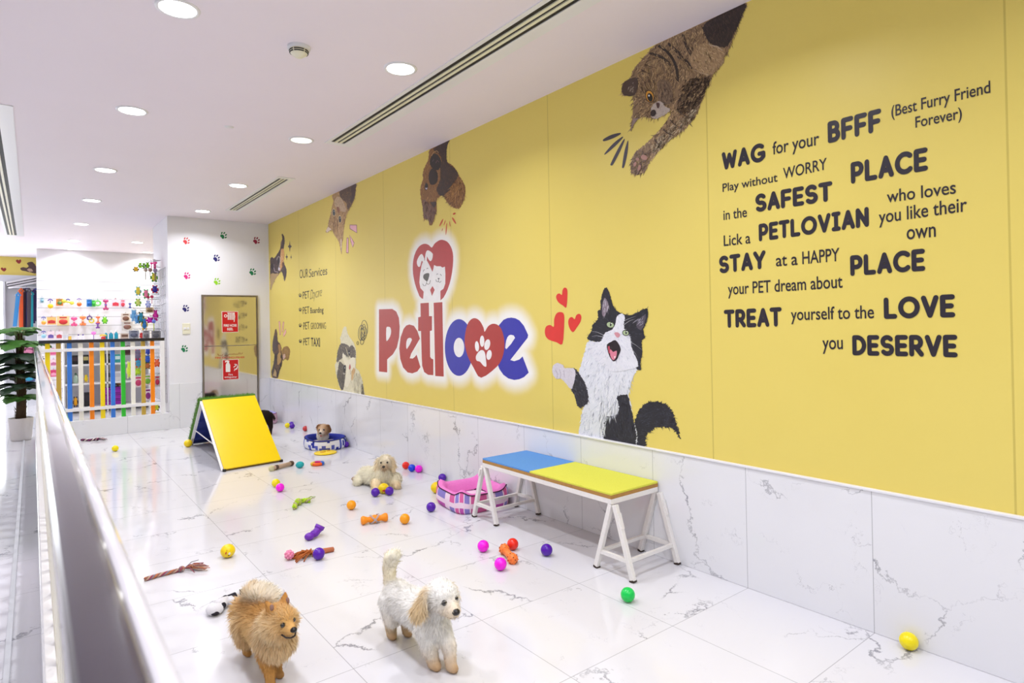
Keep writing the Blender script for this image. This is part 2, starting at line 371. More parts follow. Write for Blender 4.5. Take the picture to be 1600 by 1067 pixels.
class Decal:
    """a flat print: coloured outlines and brush strokes on a wall"""
    def __init__(s, plane): s.v = []; s.f = []; s.c = []; s.plane = plane; s.k = 0
    def tri(s, pts, col):
        k = len(s.v); P = s.plane(.0012+.00012*s.k)
        s.v += [P(*p) for p in pts]; s.c += [col]*len(pts); s.f.append(tuple(range(k, k+len(pts))))
    def area(s, pts, col, furry=0, sm=0, step=1.1):
        s.k += 1
        if sm: pts = smooth_poly(pts, sm)
        if furry: pts = jag(pts, furry, step)
        k = len(s.v); P = s.plane(.0012+.00012*s.k); s.v += [P(*p) for p in pts]; s.c += [rgb(*col)]*len(pts)
        s.f += [tuple(k+i for i in t) for t in tessellate_polygon([[Vector((x, y, 0)) for x, y in pts]])]
        return s
    def strokes(s, poly, n, ang, ln, wd, cols, spread=18):
        """n tapered hairs scattered inside an outline; ang in picture degrees (0 right, 90 down)"""
        s.k += 1; xs = [p[0] for p in poly]; ys = [p[1] for p in poly]; m = 0; tries = 0
        while m < n and tries < n*12:
            tries += 1; x, y = random.uniform(min(xs), max(xs)), random.uniform(min(ys), max(ys))
            if not inside((x, y), poly): continue
            a = math.radians((ang(x, y) if callable(ang) else ang)+random.gauss(0, spread)); l = ln*random.uniform(.5, 1.2); c, sn = math.cos(a), math.sin(a)
            w = wd*random.uniform(.6, 1.3)
            s.tri([(x-sn*w/2, y+c*w/2), (x+c*l*.5-sn*w*.4, y+sn*l*.5+c*w*.4), (x+c*l, y+sn*l), (x+c*l*.5+sn*w*.4, y+sn*l*.5-c*w*.4), (x+sn*w/2, y-c*w/2)], rgb(*random.choice(cols)))
            m += 1
        return s
    def line(s, pts, wd, col, taper=False):
        s.k += 1; n = len(pts); q = []; r = []
        for i, (x, y) in enumerate(pts):
            x0, y0 = pts[max(0, i-1)]; x1, y1 = pts[min(n-1, i+1)]; d = math.hypot(x1-x0, y1-y0) or 1
            w = wd/2*(1-i/(n-1)*.9 if taper else 1); q.append((x-(y1-y0)/d*w, y+(x1-x0)/d*w)); r.append((x+(y1-y0)/d*w, y-(x1-x0)/d*w))
        for i in range(n-1): s.tri([q[i], q[i+1], r[i+1], r[i]], rgb(*col))
        return s
    def build(s, name, label=None, cat=None, parent=None, group=None, m=None):
        o = sum(s.v, Vector())/len(s.v) if not parent else ORG[parent.name]
        me = bpy.data.meshes.new(name); me.from_pydata([tuple(p-o) for p in s.v], [], s.f)
        a = me.color_attributes.new('Col', 'FLOAT_COLOR', 'POINT'); a.data.foreach_set('color', [x for c in s.c for x in c]); me.materials.append(m or M_print)
        ob = bpy.data.objects.new(name, me); COL.objects.link(ob)
        if parent: ob.parent = parent
        else: ob.location = o
        ORG[ob.name] = o; return tag(ob, label, cat, group)
W1 = wallp
# ---- black and white cat above the bench
c = crop(840, 420, 3.5583); d = Decal(W1)
BK = (34, 33, 42); WH = (226, 228, 236); darks = [(28, 27, 34), (45, 45, 56), (62, 63, 78), (20, 20, 26)]; whites = [(238, 240, 246), (205, 208, 222), (190, 194, 210), (244, 244, 250), (220, 226, 232)]
tail = c([(545, 830), (560, 790), (600, 745), (650, 735), (700, 745), (740, 780), (765, 840), (795, 945), (755, 890), (705, 878), (650, 885), (615, 910), (600, 940), (598, 985), (548, 975), (530, 900)])
d.area(tail, BK, 2.6, 2).strokes(tail, 420, lambda x, y: 60+(x-1000)*1.2-70, 7, .7, darks, 30)
body = c([(290, 395), (265, 450), (245, 520), (230, 580), (240, 640), (270, 720), (245, 800), (240, 860), (233, 935), (370, 955), (480, 975), (545, 985), (550, 900), (525, 830), (520, 760), (505, 700), (520, 640), (535, 590), (560, 540), (520, 480), (400, 450)])
d.area(body, WH, 1.4, 2).strokes(body, 1100, lambda x, y: 90+(965-x)*.55, 8, .8, whites, 22)
leg = c([(440, 710), (500, 700), (515, 760), (530, 830), (545, 985), (370, 955), (370, 880), (380, 820), (430, 815), (455, 770)])
d.area(leg, BK, 1.6, 2).strokes(leg, 330, 82, 7, .7, darks, 20)
mid = c([(350, 700), (440, 715), (455, 770), (425, 815), (385, 830), (372, 940), (340, 940), (345, 800)])
d.strokes(mid, 160, 97, 12, .8, whites, 10)
arm = c([(200, 550), (230, 580), (255, 620), (275, 670), (280, 740), (235, 772), (215, 745), (205, 700), (185, 665), (205, 610)])
d.area(arm, BK, 1.2, 2).strokes(arm, 220, 70, 6, .6, darks+[(90, 88, 96)], 15)
paw = c([(85, 540), (110, 522), (140, 535), (150, 552), (200, 552), (210, 590), (190, 668), (160, 640), (130, 610), (100, 610), (82, 575)])
d.area(paw, (214, 208, 216), .4, 2).strokes(paw, 120, 20, 4, .6, [(226, 222, 230), (200, 192, 204)], 20)
for q in ([(100, 560), (112, 590), (106, 610)], [(122, 560), (130, 590), (124, 612)], [(145, 565), (150, 600)]): d.line(c(q), .5, (140, 128, 140))
head = c([(350, 225), (350, 180), (362, 130), (380, 102), (400, 135), (420, 205), (440, 230), (470, 250), (530, 255), (575, 230), (612, 222), (610, 280), (585, 340), (598, 380), (578, 400), (582, 470), (570, 520), (575, 560), (550, 555), (520, 500), (480, 470), (430, 480), (380, 470), (330, 410), (300, 400), (275, 385), (300, 345), (305, 310), (335, 280), (335, 230)])
d.area(head, BK, 1.1, 2).strokes(head, 500, lambda x, y: math.degrees(math.atan2(y-522, x-965)), 5, .6, darks, 20)
face = c([(440, 265), (470, 248), (485, 270), (478, 310), (490, 350), (515, 380), (520, 430), (540, 480), (560, 540), (500, 560), (420, 570), (350, 530), (300, 480), (285, 410), (330, 405), (355, 400), (375, 355), (410, 340), (432, 310)])
d.area(face, (230, 230, 238), .8, 2).strokes(face, 420, lambda x, y: math.degrees(math.atan2(y-522, x-965)), 5, .6, whites, 20)
d.area(c([(362, 190), (375, 160), (398, 205), (385, 235), (372, 265), (358, 250)]), (128, 112, 124), .6, 2).area(c([(556, 290), (600, 250), (595, 300), (575, 340), (550, 320)]), (84, 76, 88), .6, 2)
d.strokes(c([(358, 190), (375, 160), (398, 205), (372, 260)]), 30, 100, 8, .5, [(210, 205, 214), (170, 160, 172)], 12).strokes(c([(540, 290), (590, 260), (590, 320)]), 24, 130, 8, .5, [(180, 176, 190)], 15)
for (x, y, rx, ry) in ((404, 311, 20, 15), (490, 356, 16, 13)):
    d.area(c(ell(x, y, rx+4, ry+4, 15)), (22, 20, 24)).area(c(ell(x, y, rx, ry, 15)), (176, 194, 150)).area(c(ell(x+3, y-3, 5, ry*.8, 10)), (30, 36, 30)).area(c(ell(x+6, y-7, 3, 3)), (250, 250, 250))
d.area(c([(426, 356), (446, 353), (460, 368), (446, 383), (434, 374)]), (214, 150, 160), 0, 2)
d.area(c([(386, 420), (410, 405), (432, 396), (452, 420), (462, 450), (450, 482), (440, 505), (420, 514), (400, 487), (388, 450)]), (28, 16, 22), 0, 2)
d.area(c([(390, 432), (400, 428), (404, 470), (396, 470)]), (190, 70, 90)).area(c([(404, 446), (420, 462), (440, 455), (437, 490), (420, 508), (404, 482)]), (222, 130, 152), 0, 2).area(c([(425, 488), (433, 484), (430, 500)]), (245, 240, 240))
for q in ([(375, 375), (330, 352), (292, 350)], [(375, 385), (330, 372), (300, 380)], [(470, 400), (520, 440), (560, 500)], [(465, 410), (505, 460), (530, 520)], [(455, 420), (480, 480), (485, 540)], [(460, 300), (500, 280), (550, 262)], [(470, 320), (510, 290), (540, 282)], [(475, 395), (540, 420), (585, 460)]):
    d.line(c(smooth_poly(q, 4)[:-4]), .55, (240, 240, 246), True)
d.build('cat_mural', 'printed black and white cat with open mouth and raised paw on yellow wall', 'wall mural')
for lb, q in (('top small red heart printed left of the black and white cat', [(103, 160), (108, 142), (122, 137), (135, 145), (138, 120), (148, 105), (162, 110), (166, 140), (160, 213), (140, 203), (115, 185)]),
              ('largest red heart printed left of the black and white cat', [(40, 345), (48, 320), (70, 312), (90, 322), (92, 280), (105, 248), (128, 240), (147, 255), (147, 320), (138, 417), (105, 408), (65, 395), (45, 375)]),
              ('small red heart printed closest to the face of the black and white cat', [(170, 300), (176, 275), (192, 268), (206, 280), (215, 258), (232, 250), (243, 265), (238, 295), (215, 330), (197, 352), (180, 335)])):
    Decal(W1).area(c(q), (222, 48, 40), 0, 3).build('heart_print', lb, 'wall print', None, 'red hearts beside the cat mural')
# ---- tabby cat hanging from the ceiling
c = crop(920, 0, 3.68); d = Decal(W1); tb = [(150, 122, 86), (104, 80, 58), (186, 154, 108), (74, 56, 44), (208, 178, 130), (130, 104, 78)]
sil = c([(250, 550), (215, 550), (195, 545), (188, 505), (205, 475), (245, 440), (255, 400), (300, 345), (345, 300), (385, 255), (640, 130), (895, 10), (890, 60), (860, 140), (825, 230), (805, 290), (775, 330), (775, 360), (720, 420), (690, 480), (650, 570), (630, 640), (590, 700), (530, 760), (470, 800), (410, 860), (355, 925), (320, 990), (280, 1005), (245, 990), (240, 945), (262, 880), (310, 840), (370, 785), (430, 720), (470, 655), (470, 630), (430, 655), (380, 685), (330, 670), (285, 680), (262, 710), (240, 755), (247, 690), (255, 620)])
d.area(sil, (146, 118, 86), 1.5, 2).strokes(sil, 2600, lambda x, y: 110-(x-1040)*.35, 8, 1.1, tb, 25)
dk = c([(670, 130), (895, 15), (885, 80), (845, 170), (800, 260), (760, 270), (700, 250), (665, 190)]); d.area(dk, (50, 38, 34), 1.5, 2).strokes(dk, 420, 70, 7, .8, [(40, 30, 28), (62, 48, 42), (84, 66, 56)], 25)
for q in ([(400, 270), (470, 320), (505, 400), (500, 470)], [(455, 250), (520, 310), (560, 370)], [(510, 330), (560, 350), (585, 400)], [(545, 200), (560, 260), (600, 330)], [(350, 310), (420, 330), (470, 380)]): d.line(c(smooth_poly(q, 4)[:-4]), 4.2, (50, 38, 32)).strokes(c([(q[0][0]-20, q[0][1]), (q[-1][0], q[-1][1]+15), (q[-1][0]+20, q[-1][1]), (q[0][0]+20, q[0][1]-15)]), 60, 60, 6, .7, tb, 20)
fp = c([(580, 330), (640, 250), (700, 255), (770, 280), (775, 350), (720, 420), (680, 432), (610, 405)]); d.area(fp, (168, 138, 100), 1, 2).strokes(fp, 300, 60, 6, .9, [(182, 152, 110), (216, 188, 144), (128, 100, 72)], 30)
d.line(c([(690, 250), (700, 262), (735, 265), (768, 290)]), .9, (196, 178, 158)).line(c([(600, 400), (650, 420), (690, 430)]), .9, (190, 166, 136))
da = c([(560, 460), (640, 430), (710, 440), (670, 540), (620, 640), (540, 650), (500, 620)]); d.strokes(da, 500, 125, 7, .9, [(60, 46, 38), (78, 60, 48), (50, 38, 32), (110, 90, 70)], 22)
fc = c([(260, 560), (290, 420), (340, 380), (420, 380), (490, 440), (495, 540), (470, 620), (390, 680), (290, 670)]); d.strokes(fc, 700, lambda x, y: math.degrees(math.atan2(y-160, x-1020))+180, 5, .8, [(182, 148, 102), (212, 178, 128), (140, 112, 82), (112, 88, 66)], 20)
d.area(c([(188, 510), (205, 470), (260, 445), (285, 470), (265, 545), (205, 548)]), (72, 54, 44), .8, 2).strokes(c([(225, 500), (260, 470), (255, 530)]), 20, 110, 6, .6, [(180, 160, 140)], 20)
d.area(c([(240, 755), (255, 680), (285, 680), (262, 710)]), (150, 128, 120), .4)
d.area(c([(395, 470), (430, 455), (470, 480), (485, 540), (470, 590), (430, 600), (400, 560)]), (124, 100, 78), 1, 2).strokes(c([(395, 470), (430, 455), (470, 480), (485, 540), (470, 590), (430, 600), (400, 560)]), 120, 80, 6, .8, [(80, 62, 52), (160, 132, 100), (62, 48, 42)], 20)
mz = c([(370, 600), (410, 580), (440, 610), (470, 630), (430, 660), (380, 682), (355, 650)]); d.area(mz, (196, 182, 170), 1.6, 2).strokes(mz, 90, 120, 4, .6, [(190, 178, 170), (150, 134, 124)], 30)
d.area(c(ell(350, 554, 26, 38, -15)), (70, 50, 36)).area(c(ell(350, 554, 22, 33, -15)), (208, 146, 44)).area(c(ell(352, 560, 15, 25, -15)), (18, 14, 14)).area(c(ell(346, 550, 4, 6)), (250, 250, 250))
for q in ([(318, 470), (330, 500), (345, 520)], [(345, 455), (352, 485), (362, 512)], [(300, 500), (312, 525), (330, 545)], [(372, 460), (378, 500), (382, 540)], [(300, 400), (340, 420), (380, 430)], [(320, 370), (360, 385), (400, 392)]): d.line(c(q), 1.6, (84, 62, 46), True)
la = c([(640, 600), (600, 680), (540, 745), (475, 790), (415, 845), (380, 880), (350, 850), (430, 760), (520, 690), (580, 640)]); d.strokes(la, 300, 120, 7, 1, [(214, 196, 164), (188, 164, 130), (150, 124, 98)], 20)
for q in ([(470, 690), (500, 720), (540, 735)], [(430, 740), (460, 770), (500, 775)], [(520, 640), (560, 670), (600, 680)], [(380, 800), (400, 830), (430, 845)]): d.line(c(smooth_poly(q, 3)[:-3]), 2.6, (78, 60, 48), True)
d.area(c(ell(370, 650, 15, 20, 20)), (48, 34, 34)).area(c([(388, 590), (408, 596), (402, 622), (392, 618)]), (84, 58, 54), 0, 2)
pw = c([(245, 990), (242, 940), (262, 885), (310, 850), (350, 870), (350, 920), (320, 985), (280, 1003)]); d.strokes(pw, 160, 110, 5, .8, [(122, 96, 84), (96, 74, 64), (150, 124, 108)], 30)
for e in ((318, 905, 20, 14), (265, 945, 8, 14), (290, 965, 8, 18), (280, 915, 10, 9)): d.area(c(ell(*e, 20)), (172, 126, 112))
d.build('cat_mural', 'printed tabby cat reaching down from the ceiling on yellow wall', 'wall mural')
d = Decal(W1)
for q in ([(88, 812), (84, 800), (130, 775), (178, 764), (181, 772), (140, 795)], [(95, 888), (94, 878), (140, 825), (190, 787), (193, 796), (150, 842)], [(128, 950), (126, 940), (165, 860), (200, 802), (205, 808), (180, 870), (140, 945)], [(193, 966), (192, 950), (205, 870), (222, 812), (227, 818), (222, 880), (205, 955)]): d.area(c(q), (54, 46, 62), 0, 3)
d.build('motion_mark_print', 'four dark tapered dashes printed below the tabby cat face', 'wall print')
# ---- brown dog upside down
c = crop(650, 210, 6.667); d = Decal(W1); br = [(150, 100, 48), (118, 76, 38), (172, 122, 62), (92, 58, 34), (190, 140, 78)]
sil = c([(150, 150), (355, 30), (330, 95), (315, 170), (310, 250), (330, 290), (385, 325), (430, 390), (455, 440), (500, 510), (515, 570), (510, 640), (480, 720), (450, 770), (390, 760), (330, 710), (290, 650), (262, 640), (225, 665), (212, 700), (215, 780), (195, 860), (165, 945), (135, 930), (125, 880), (85, 885), (75, 850), (70, 760), (55, 690), (45, 580), (60, 500), (75, 470), (70, 400), (95, 330), (125, 270), (135, 210)])
d.area(sil, (138, 94, 48), .8, 2).strokes(sil, 900, 95, 4.5, .6, br, 18)
dk = c([(180, 150), (350, 40), (325, 110), (315, 230), (330, 300), (400, 350), (440, 430), (380, 520), (340, 600), (290, 640), (230, 620), (215, 560), (255, 460), (250, 350), (270, 270), (240, 200)]); d.area(dk, (58, 40, 32), .8, 2).strokes(dk, 420, 80, 4.5, .6, [(48, 34, 30), (72, 50, 38), (92, 62, 42)], 20)
er = c([(350, 560), (400, 480), (470, 470), (510, 560), (500, 660), (450, 760), (390, 750), (320, 690), (300, 640)]); d.strokes(er, 420, lambda x, y: 100-(x-715)*2.5, 6, .6, br+[(200, 150, 84)], 14)
d.area(c([(150, 250), (180, 200), (230, 215), (265, 290), (235, 370), (180, 360), (145, 310)]), (34, 26, 26), 0, 2).area(c([(145, 380), (180, 350), (225, 400), (225, 480), (195, 520), (150, 520), (130, 450)]), (40, 28, 24), .3, 2)
d.line(c([(160, 225), (185, 185), (215, 170), (235, 190)]), 1, (190, 150, 96)).line(c([(205, 300), (222, 270), (240, 290)]), .8, (120, 84, 84)).line(c([(170, 285), (185, 258)]), .6, (110, 100, 110))
d.area(c(ell(107, 545, 18, 38, 5)), (34, 22, 20)).area(c(ell(108, 560, 10, 14)), (214, 204, 216)).area(c(ell(108, 548, 7, 11)), (18, 14, 16))
d.area(c([(145, 705), (212, 700), (205, 740), (190, 765), (165, 740)]), (70, 52, 46), .3); le = c([(70, 700), (90, 680), (140, 720), (190, 770), (205, 800), (160, 930), (130, 870), (85, 870)]); d.area(le, (122, 88, 72), .8, 2).strokes(le, 240, 85, 6, .6, [(140, 104, 86), (104, 74, 62), (152, 116, 90)], 10)
d.build('dog_mural', 'printed brown dog hanging upside down from the ceiling on yellow wall', 'wall mural')
d = Decal(W1)
for x0, y0, x1, y1, w in ((282, 882, 245, 955, 15), (305, 897, 290, 945, 9), (277, 980, 272, 1005, 7), (320, 925, 311, 1045, 11), (349, 905, 355, 958, 8), (377, 866, 415, 930, 17), (385, 832, 410, 820, 18)):
    d.area(c(ell((x0+x1)/2, (y0+y1)/2, math.hypot(x1-x0, y1-y0)/2+3, w/2, math.degrees(math.atan2(y1-y0, x1-x0)))), (206, 78, 44))
d.build('spark_print', 'orange red spark dashes printed under the upside down brown dog', 'wall print')
# ---- striped kitten upside down
c = crop(500, 280, 8.886); d = Decal(W1); kt = [(190, 150, 96), (156, 116, 72), (214, 178, 124), (126, 92, 62), (222, 192, 146)]
sil = c([(165, 225), (300, 140), (495, 45), (497, 130), (480, 260), (440, 360), (375, 465), (355, 560), (335, 650), (325, 760), (320, 840), (305, 900), (300, 1040), (280, 950), (262, 870), (235, 820), (195, 765), (165, 700), (95, 745), (80, 715), (110, 655), (120, 580), (150, 480), (165, 380), (190, 290)])
d.area(sil, (184, 146, 98), .5, 2).strokes(sil, 700, 100, 4, .5, kt, 18)
dk = c([(270, 170), (495, 50), (495, 130), (478, 260), (430, 370), (380, 420), (370, 330), (310, 280)]); d.area(dk, (96, 72, 58), .5, 2).strokes(dk, 220, 70, 4, .5, [(80, 58, 50), (120, 92, 66), (150, 112, 70), (66, 48, 44)], 25)
d.area(c([(430, 120), (495, 55), (495, 140), (470, 260), (430, 330), (420, 300), (445, 220)]), (74, 54, 52), .3, 2)
d.area(c([(200, 300), (240, 240), (300, 270), (350, 370), (360, 450), (290, 440), (255, 400), (215, 380)]), (206, 180, 146), .4, 2)
d.strokes(c([(200, 300), (240, 240), (300, 270), (350, 370), (360, 450), (290, 440), (215, 380)]), 120, 80, 4, .4, [(222, 198, 166), (176, 146, 110)], 25)
d.area(c([(230, 390), (260, 385), (275, 440), (262, 470), (240, 440)]), (150, 96, 70), 0, 2)
for x, y in ((193, 460), (277, 555)): d.area(c(ell(x, y, 24, 56, -3)), (226, 204, 160)).area(c(ell(x, y+2, 18, 46, -3)), (54, 60, 66)).area(c(ell(x+2, y-14, 4, 7)), (220, 225, 230))
d.area(c([(95, 742), (82, 715), (112, 660), (160, 695), (120, 720)]), (226, 204, 186), .2); d.area(c([(285, 840), (300, 830), (300, 1000), (288, 930)]), (228, 208, 184), .2)
for q in ([(200, 520), (205, 620), (215, 700)], [(245, 560), (240, 680), (250, 800)], [(185, 600), (190, 700), (200, 760)], [(330, 560), (340, 600), (320, 640)], [(130, 570), (140, 600)]): d.line(c(q), 1.1, (128, 92, 64), True)
d.build('kitten_mural', 'printed striped kitten hanging upside down near the far corner of the yellow wall', 'wall mural')
d = Decal(W1)
for q in ([(412, 630), (512, 632), (515, 750), (412, 690)], [(408, 770), (478, 880), (455, 950), (425, 870)], [(370, 810), (396, 812), (396, 1028), (362, 1022)]): d.area(c(q), (150, 96, 100)).area(c([(q[0][0]+6, q[0][1]+9), (q[1][0]-6, q[1][1]+8), (q[2][0]-6, q[2][1]-10), (q[3][0]+6, q[3][1]-8)]), (236, 178, 190))
d.build('spark_print', 'three pink bars printed right of the upside down striped kitten', 'wall print')
# ---- dark dog peeking from the far corner
c = crop(415, 355, 10.16); d = Decal(W1)
sil = c([(75, 490), (130, 495), (180, 430), (230, 350), (240, 290), (250, 220), (265, 180), (255, 110), (275, 110), (300, 170), (300, 260), (285, 345), (297, 420), (290, 520), (300, 590), (330, 660), (330, 760), (300, 860), (285, 790), (255, 700), (215, 740), (150, 830), (110, 920), (80, 1000), (75, 900)])
d.area(sil, (70, 54, 60), .3, 2).strokes(sil, 260, 100, 3, .45, [(56, 44, 52), (96, 76, 74), (120, 92, 76)], 30)
d.area(c([(245, 350), (285, 345), (297, 430), (285, 560), (250, 660), (225, 700), (230, 560), (235, 460)]), (216, 160, 96), .3, 2).area(c([(80, 745), (150, 740), (210, 735), (150, 830), (110, 920), (82, 990)]), (186, 156, 110), .3, 2)
d.strokes(c([(245, 350), (285, 345), (297, 430), (285, 560), (225, 700), (235, 460)]), 70, 100, 3, .4, [(236, 182, 110), (190, 128, 80), (226, 200, 160)], 20)
d.line(c(smooth_poly([(180, 520), (200, 470), (225, 480), (228, 560), (200, 650)], 4)[:-4]), .9, (176, 168, 176)).line(c([(130, 590), (130, 640), (145, 700), (200, 715)]), .9, (190, 170, 180)).area(c(ell(205, 540, 14, 46)), (40, 34, 44)).area(c([(200, 640), (232, 640), (225, 690), (200, 685)]), (210, 204, 214)).area(c(ell(110, 620, 22, 50)), (44, 34, 46)).area(c(ell(272, 590, 14, 40)), (120, 74, 50)).area(c([(240, 230), (262, 215), (250, 290), (232, 330)]), (150, 120, 90), .2)
d.build('dog_mural', 'printed dark dog peeking from the far left edge of the yellow wall', 'wall mural')
d = Decal(W1)
for x, y, rx, ry in ((384, 305, 32, 95), (335, 470, 21, 58), (405, 475, 12, 44)): d.area(c([(x, y-ry), (x+rx*.28, y-ry*.25), (x+rx, y), (x+rx*.28, y+ry*.25), (x, y+ry), (x-rx*.28, y+ry*.25), (x-rx, y), (x-rx*.28, y-ry*.25)]), (80, 64, 74))
d.build('star_print', 'three dark four pointed stars printed beside the peeking dark dog', 'wall print')
# ---- small terrier tilted at lower left
c = crop(415, 495, 10.16); d = Decal(W1)
a1 = c([(110, 540), (115, 380), (140, 260), (150, 210), (165, 190), (185, 260), (190, 380), (220, 410), (250, 480), (250, 560), (275, 640), (265, 700), (255, 790), (230, 800), (210, 900), (195, 965), (150, 975), (105, 950), (95, 860), (125, 740), (140, 600)])
a2 = c([(245, 570), (280, 490), (340, 465), (385, 510), (385, 590), (350, 690), (310, 660), (280, 700), (262, 640)])
d.area(a2, (158, 122, 66), .4, 2).strokes(a2, 90, 60, 3, .4, [(120, 88, 48), (190, 150, 90), (96, 70, 44)], 30).area(c([(268, 640), (285, 590), (310, 590), (315, 640), (285, 680)]), (214, 178, 160), .3)
d.area(a1, (96, 74, 60), .5, 2).strokes(a1, 200, 95, 3, .4, [(76, 58, 52), (130, 98, 62), (160, 120, 70)], 20)
d.area(c([(112, 540), (116, 390), (140, 300), (185, 300), (190, 400), (180, 520), (150, 560)]), (74, 58, 62), .4).area(c([(130, 740), (145, 580), (200, 570), (210, 690), (150, 760), (115, 930), (97, 870)]), (66, 54, 56), .4)
d.area(c([(190, 600), (230, 560), (250, 620), (245, 700), (205, 760), (185, 740)]), (190, 152, 92), .3, 2).area(c([(200, 440), (235, 450), (240, 540), (215, 560)]), (176, 130, 80), .3, 2).area(c([(115, 930), (150, 830), (175, 880), (170, 950)]), (196, 166, 110), .2)
d.area(c(ell(248, 630, 12, 34)), (40, 30, 34)).area(c(ell(160, 640, 14, 30)), (36, 28, 32)).area(c(ell(240, 760, 16, 26)), (52, 40, 42))
for q in ([(155, 810), (180, 880), (190, 950)], [(235, 800), (205, 870), (190, 940)]): d.line(c(q), 1.6, (52, 42, 50))
d.build('dog_mural', 'printed small terrier with one raised ear at the lower far corner of yellow wall', 'wall mural')
d = Decal(W1)
for q in ([(205, 75), (232, 65), (240, 285), (222, 290)], [(275, 75), (296, 80), (275, 245), (258, 235)], [(318, 185), (330, 250), (290, 322), (275, 280)]): d.area(c(q), (196, 136, 120)).area(c([(q[0][0]+5, q[0][1]+8), (q[1][0]-5, q[1][1]+8), (q[2][0]-5, q[2][1]-9), (q[3][0]+5, q[3][1]-8)]), (240, 184, 170))
d.build('spark_print', 'three pink bars printed above the small terrier', 'wall print')
# ---- grey and white kitten with a scribble
c = crop(515, 490, 8.21); d = Decal(W1)
sil = c([(140, 330), (150, 270), (185, 165), (215, 180), (235, 260), (290, 340), (330, 430), (340, 540), (335, 690), (380, 740), (420, 860), (442, 1000), (442, 1045), (300, 1025), (150, 990), (110, 860), (90, 790), (70, 690), (85, 600), (110, 460), (145, 380)])
gw = [(228, 222, 190), (206, 200, 170), (240, 236, 208), (180, 172, 146)]
d.area(sil, (222, 216, 184), 1, 2).strokes(sil, 420, 95, 4, .5, gw, 18)
for q, n in (([(110, 460), (145, 380), (210, 390), (260, 430), (245, 480), (250, 560), (190, 520), (165, 560), (110, 610), (88, 610)], 140), ([(130, 610), (165, 640), (205, 690), (200, 780), (190, 880), (180, 960), (150, 975), (110, 870), (95, 790), (110, 700)], 140), ([(255, 440), (290, 400), (330, 470), (330, 560), (290, 560), (265, 560)], 60)): d.area(c(q), (92, 84, 74), .8, 2).strokes(c(q), n, 95, 4, .5, [(74, 68, 62), (116, 106, 92), (150, 140, 120), (60, 54, 52)], 20)
d.area(c([(408, 900), (425, 900), (445, 1040), (405, 1035)]), (96, 88, 70), .3)
d.area(c([(175, 500), (230, 590), (255, 590), (290, 560), (330, 580), (325, 700), (280, 740), (270, 850), (230, 940), (190, 900), (215, 760), (205, 660), (165, 560)]), (234, 228, 202), .4, 2).area(c([(280, 740), (310, 690), (330, 720), (300, 840), (280, 860)]), (206, 168, 112), .4)
for x, y in ((246, 512), (192, 705)): d.area(c(ell(x, y, 17, 50, 8)), (36, 32, 34)).area(c(ell(x+4, y-10, 4, 8)), (230, 230, 225))
d.line(c([(175, 760), (185, 778), (200, 765)]), .9, (230, 226, 210)).line(c([(205, 430), (235, 520), (250, 580)]), 1, (190, 180, 150))
d.area(c([(262, 645), (272, 690), (262, 715), (248, 710), (250, 675)]), (186, 92, 84), 0, 2).line(c([(262, 715), (268, 780)]), .5, (140, 110, 90))
d.strokes(c([(310, 760), (380, 750), (430, 980), (310, 1000)]), 120, 88, 6, .5, gw, 10)
d.build('kitten_mural', 'printed grey and white kitten peeking over the marble ledge on yellow wall', 'wall mural')
d = Decal(W1)
for e in ((447, 185, 40, 100, -3), (435, 220, 24, 85, 4), (405, 245, 36, 98, 4), (420, 265, 30, 80, -6), (440, 255, 34, 85, 6), (418, 350, 22, 46, 8), (360, 378, 10, 22, 0)):
    q = ell(*e, 26); d.line(c(q+q[:1]), .75, (46, 40, 30))
d.build('scribble_print', 'black scribbled thought bubble printed above the grey and white kitten', 'wall print')
# ---- shop logo with hearts and letters
RED = (176, 50, 44); RED2 = (184, 62, 62); BLUE = (44, 44, 168); CW = (244, 242, 240)
logo = thing('logo_print', 'large red and blue logo lettering with two hearts printed on yellow wall', 'logo', onX(710, 490, WALL_X))
a = crop(580, 420, 5.615); b = crop(640, 360, 8.8875)
letP = a([(68, 355), (185, 352), (220, 375), (243, 430), (250, 510), (245, 600), (225, 690), (190, 750), (155, 780), (140, 795), (140, 908), (68, 900)])
letE = smooth_poly(a([(335, 488), (375, 500), (405, 545)]), 1)+a([(427, 612), (350, 745), (338, 785), (365, 787), (385, 770), (398, 752), (432, 862), (405, 900), (360, 917), (320, 908), (280, 865), (255, 790), (246, 700), (258, 600), (285, 525), (308, 497)])
letT = a([(432, 302), (505, 297), (507, 415), (533, 415), (533, 540), (515, 545), (517, 770), (525, 785), (545, 795), (545, 933), (500, 930), (465, 905), (447, 850), (443, 780), (437, 545), (412, 545), (412, 425), (434, 420)])
letL = a([(548, 298), (624, 292), (636, 945), (562, 940)])
letO = a(ell(770, 690, 124, 249, 0, 40))
letE2 = a([(1230, 428), (1265, 434), (1300, 452), (1340, 500), (1377, 580), (1372, 605), (1220, 800), (1255, 810), (1300, 795), (1328, 768), (1382, 910), (1340, 950), (1300, 968), (1255, 975), (1205, 962), (1160, 930), (1125, 880), (1095, 800), (1080, 700), (1090, 590), (1120, 495), (1160, 448), (1195, 432)])
heart1 = smooth_poly(a([(965, 955), (900, 870), (845, 760), (820, 650), (828, 550), (850, 475), (885, 438), (920, 435), (955, 460), (985, 515), (995, 552), (1025, 505), (1065, 482), (1110, 492), (1145, 535), (1165, 610), (1168, 690), (1150, 780), (1100, 860)]), 3)
heart2 = b([(165, 942), (120, 870), (75, 740), (48, 600), (45, 470), (65, 350), (110, 250), (165, 198), (220, 185), (270, 205), (308, 240), (345, 185), (400, 143), (450, 130), (520, 155), (570, 220), (600, 310), (605, 420), (590, 580), (555, 740), (500, 880), (430, 970), (300, 975)])
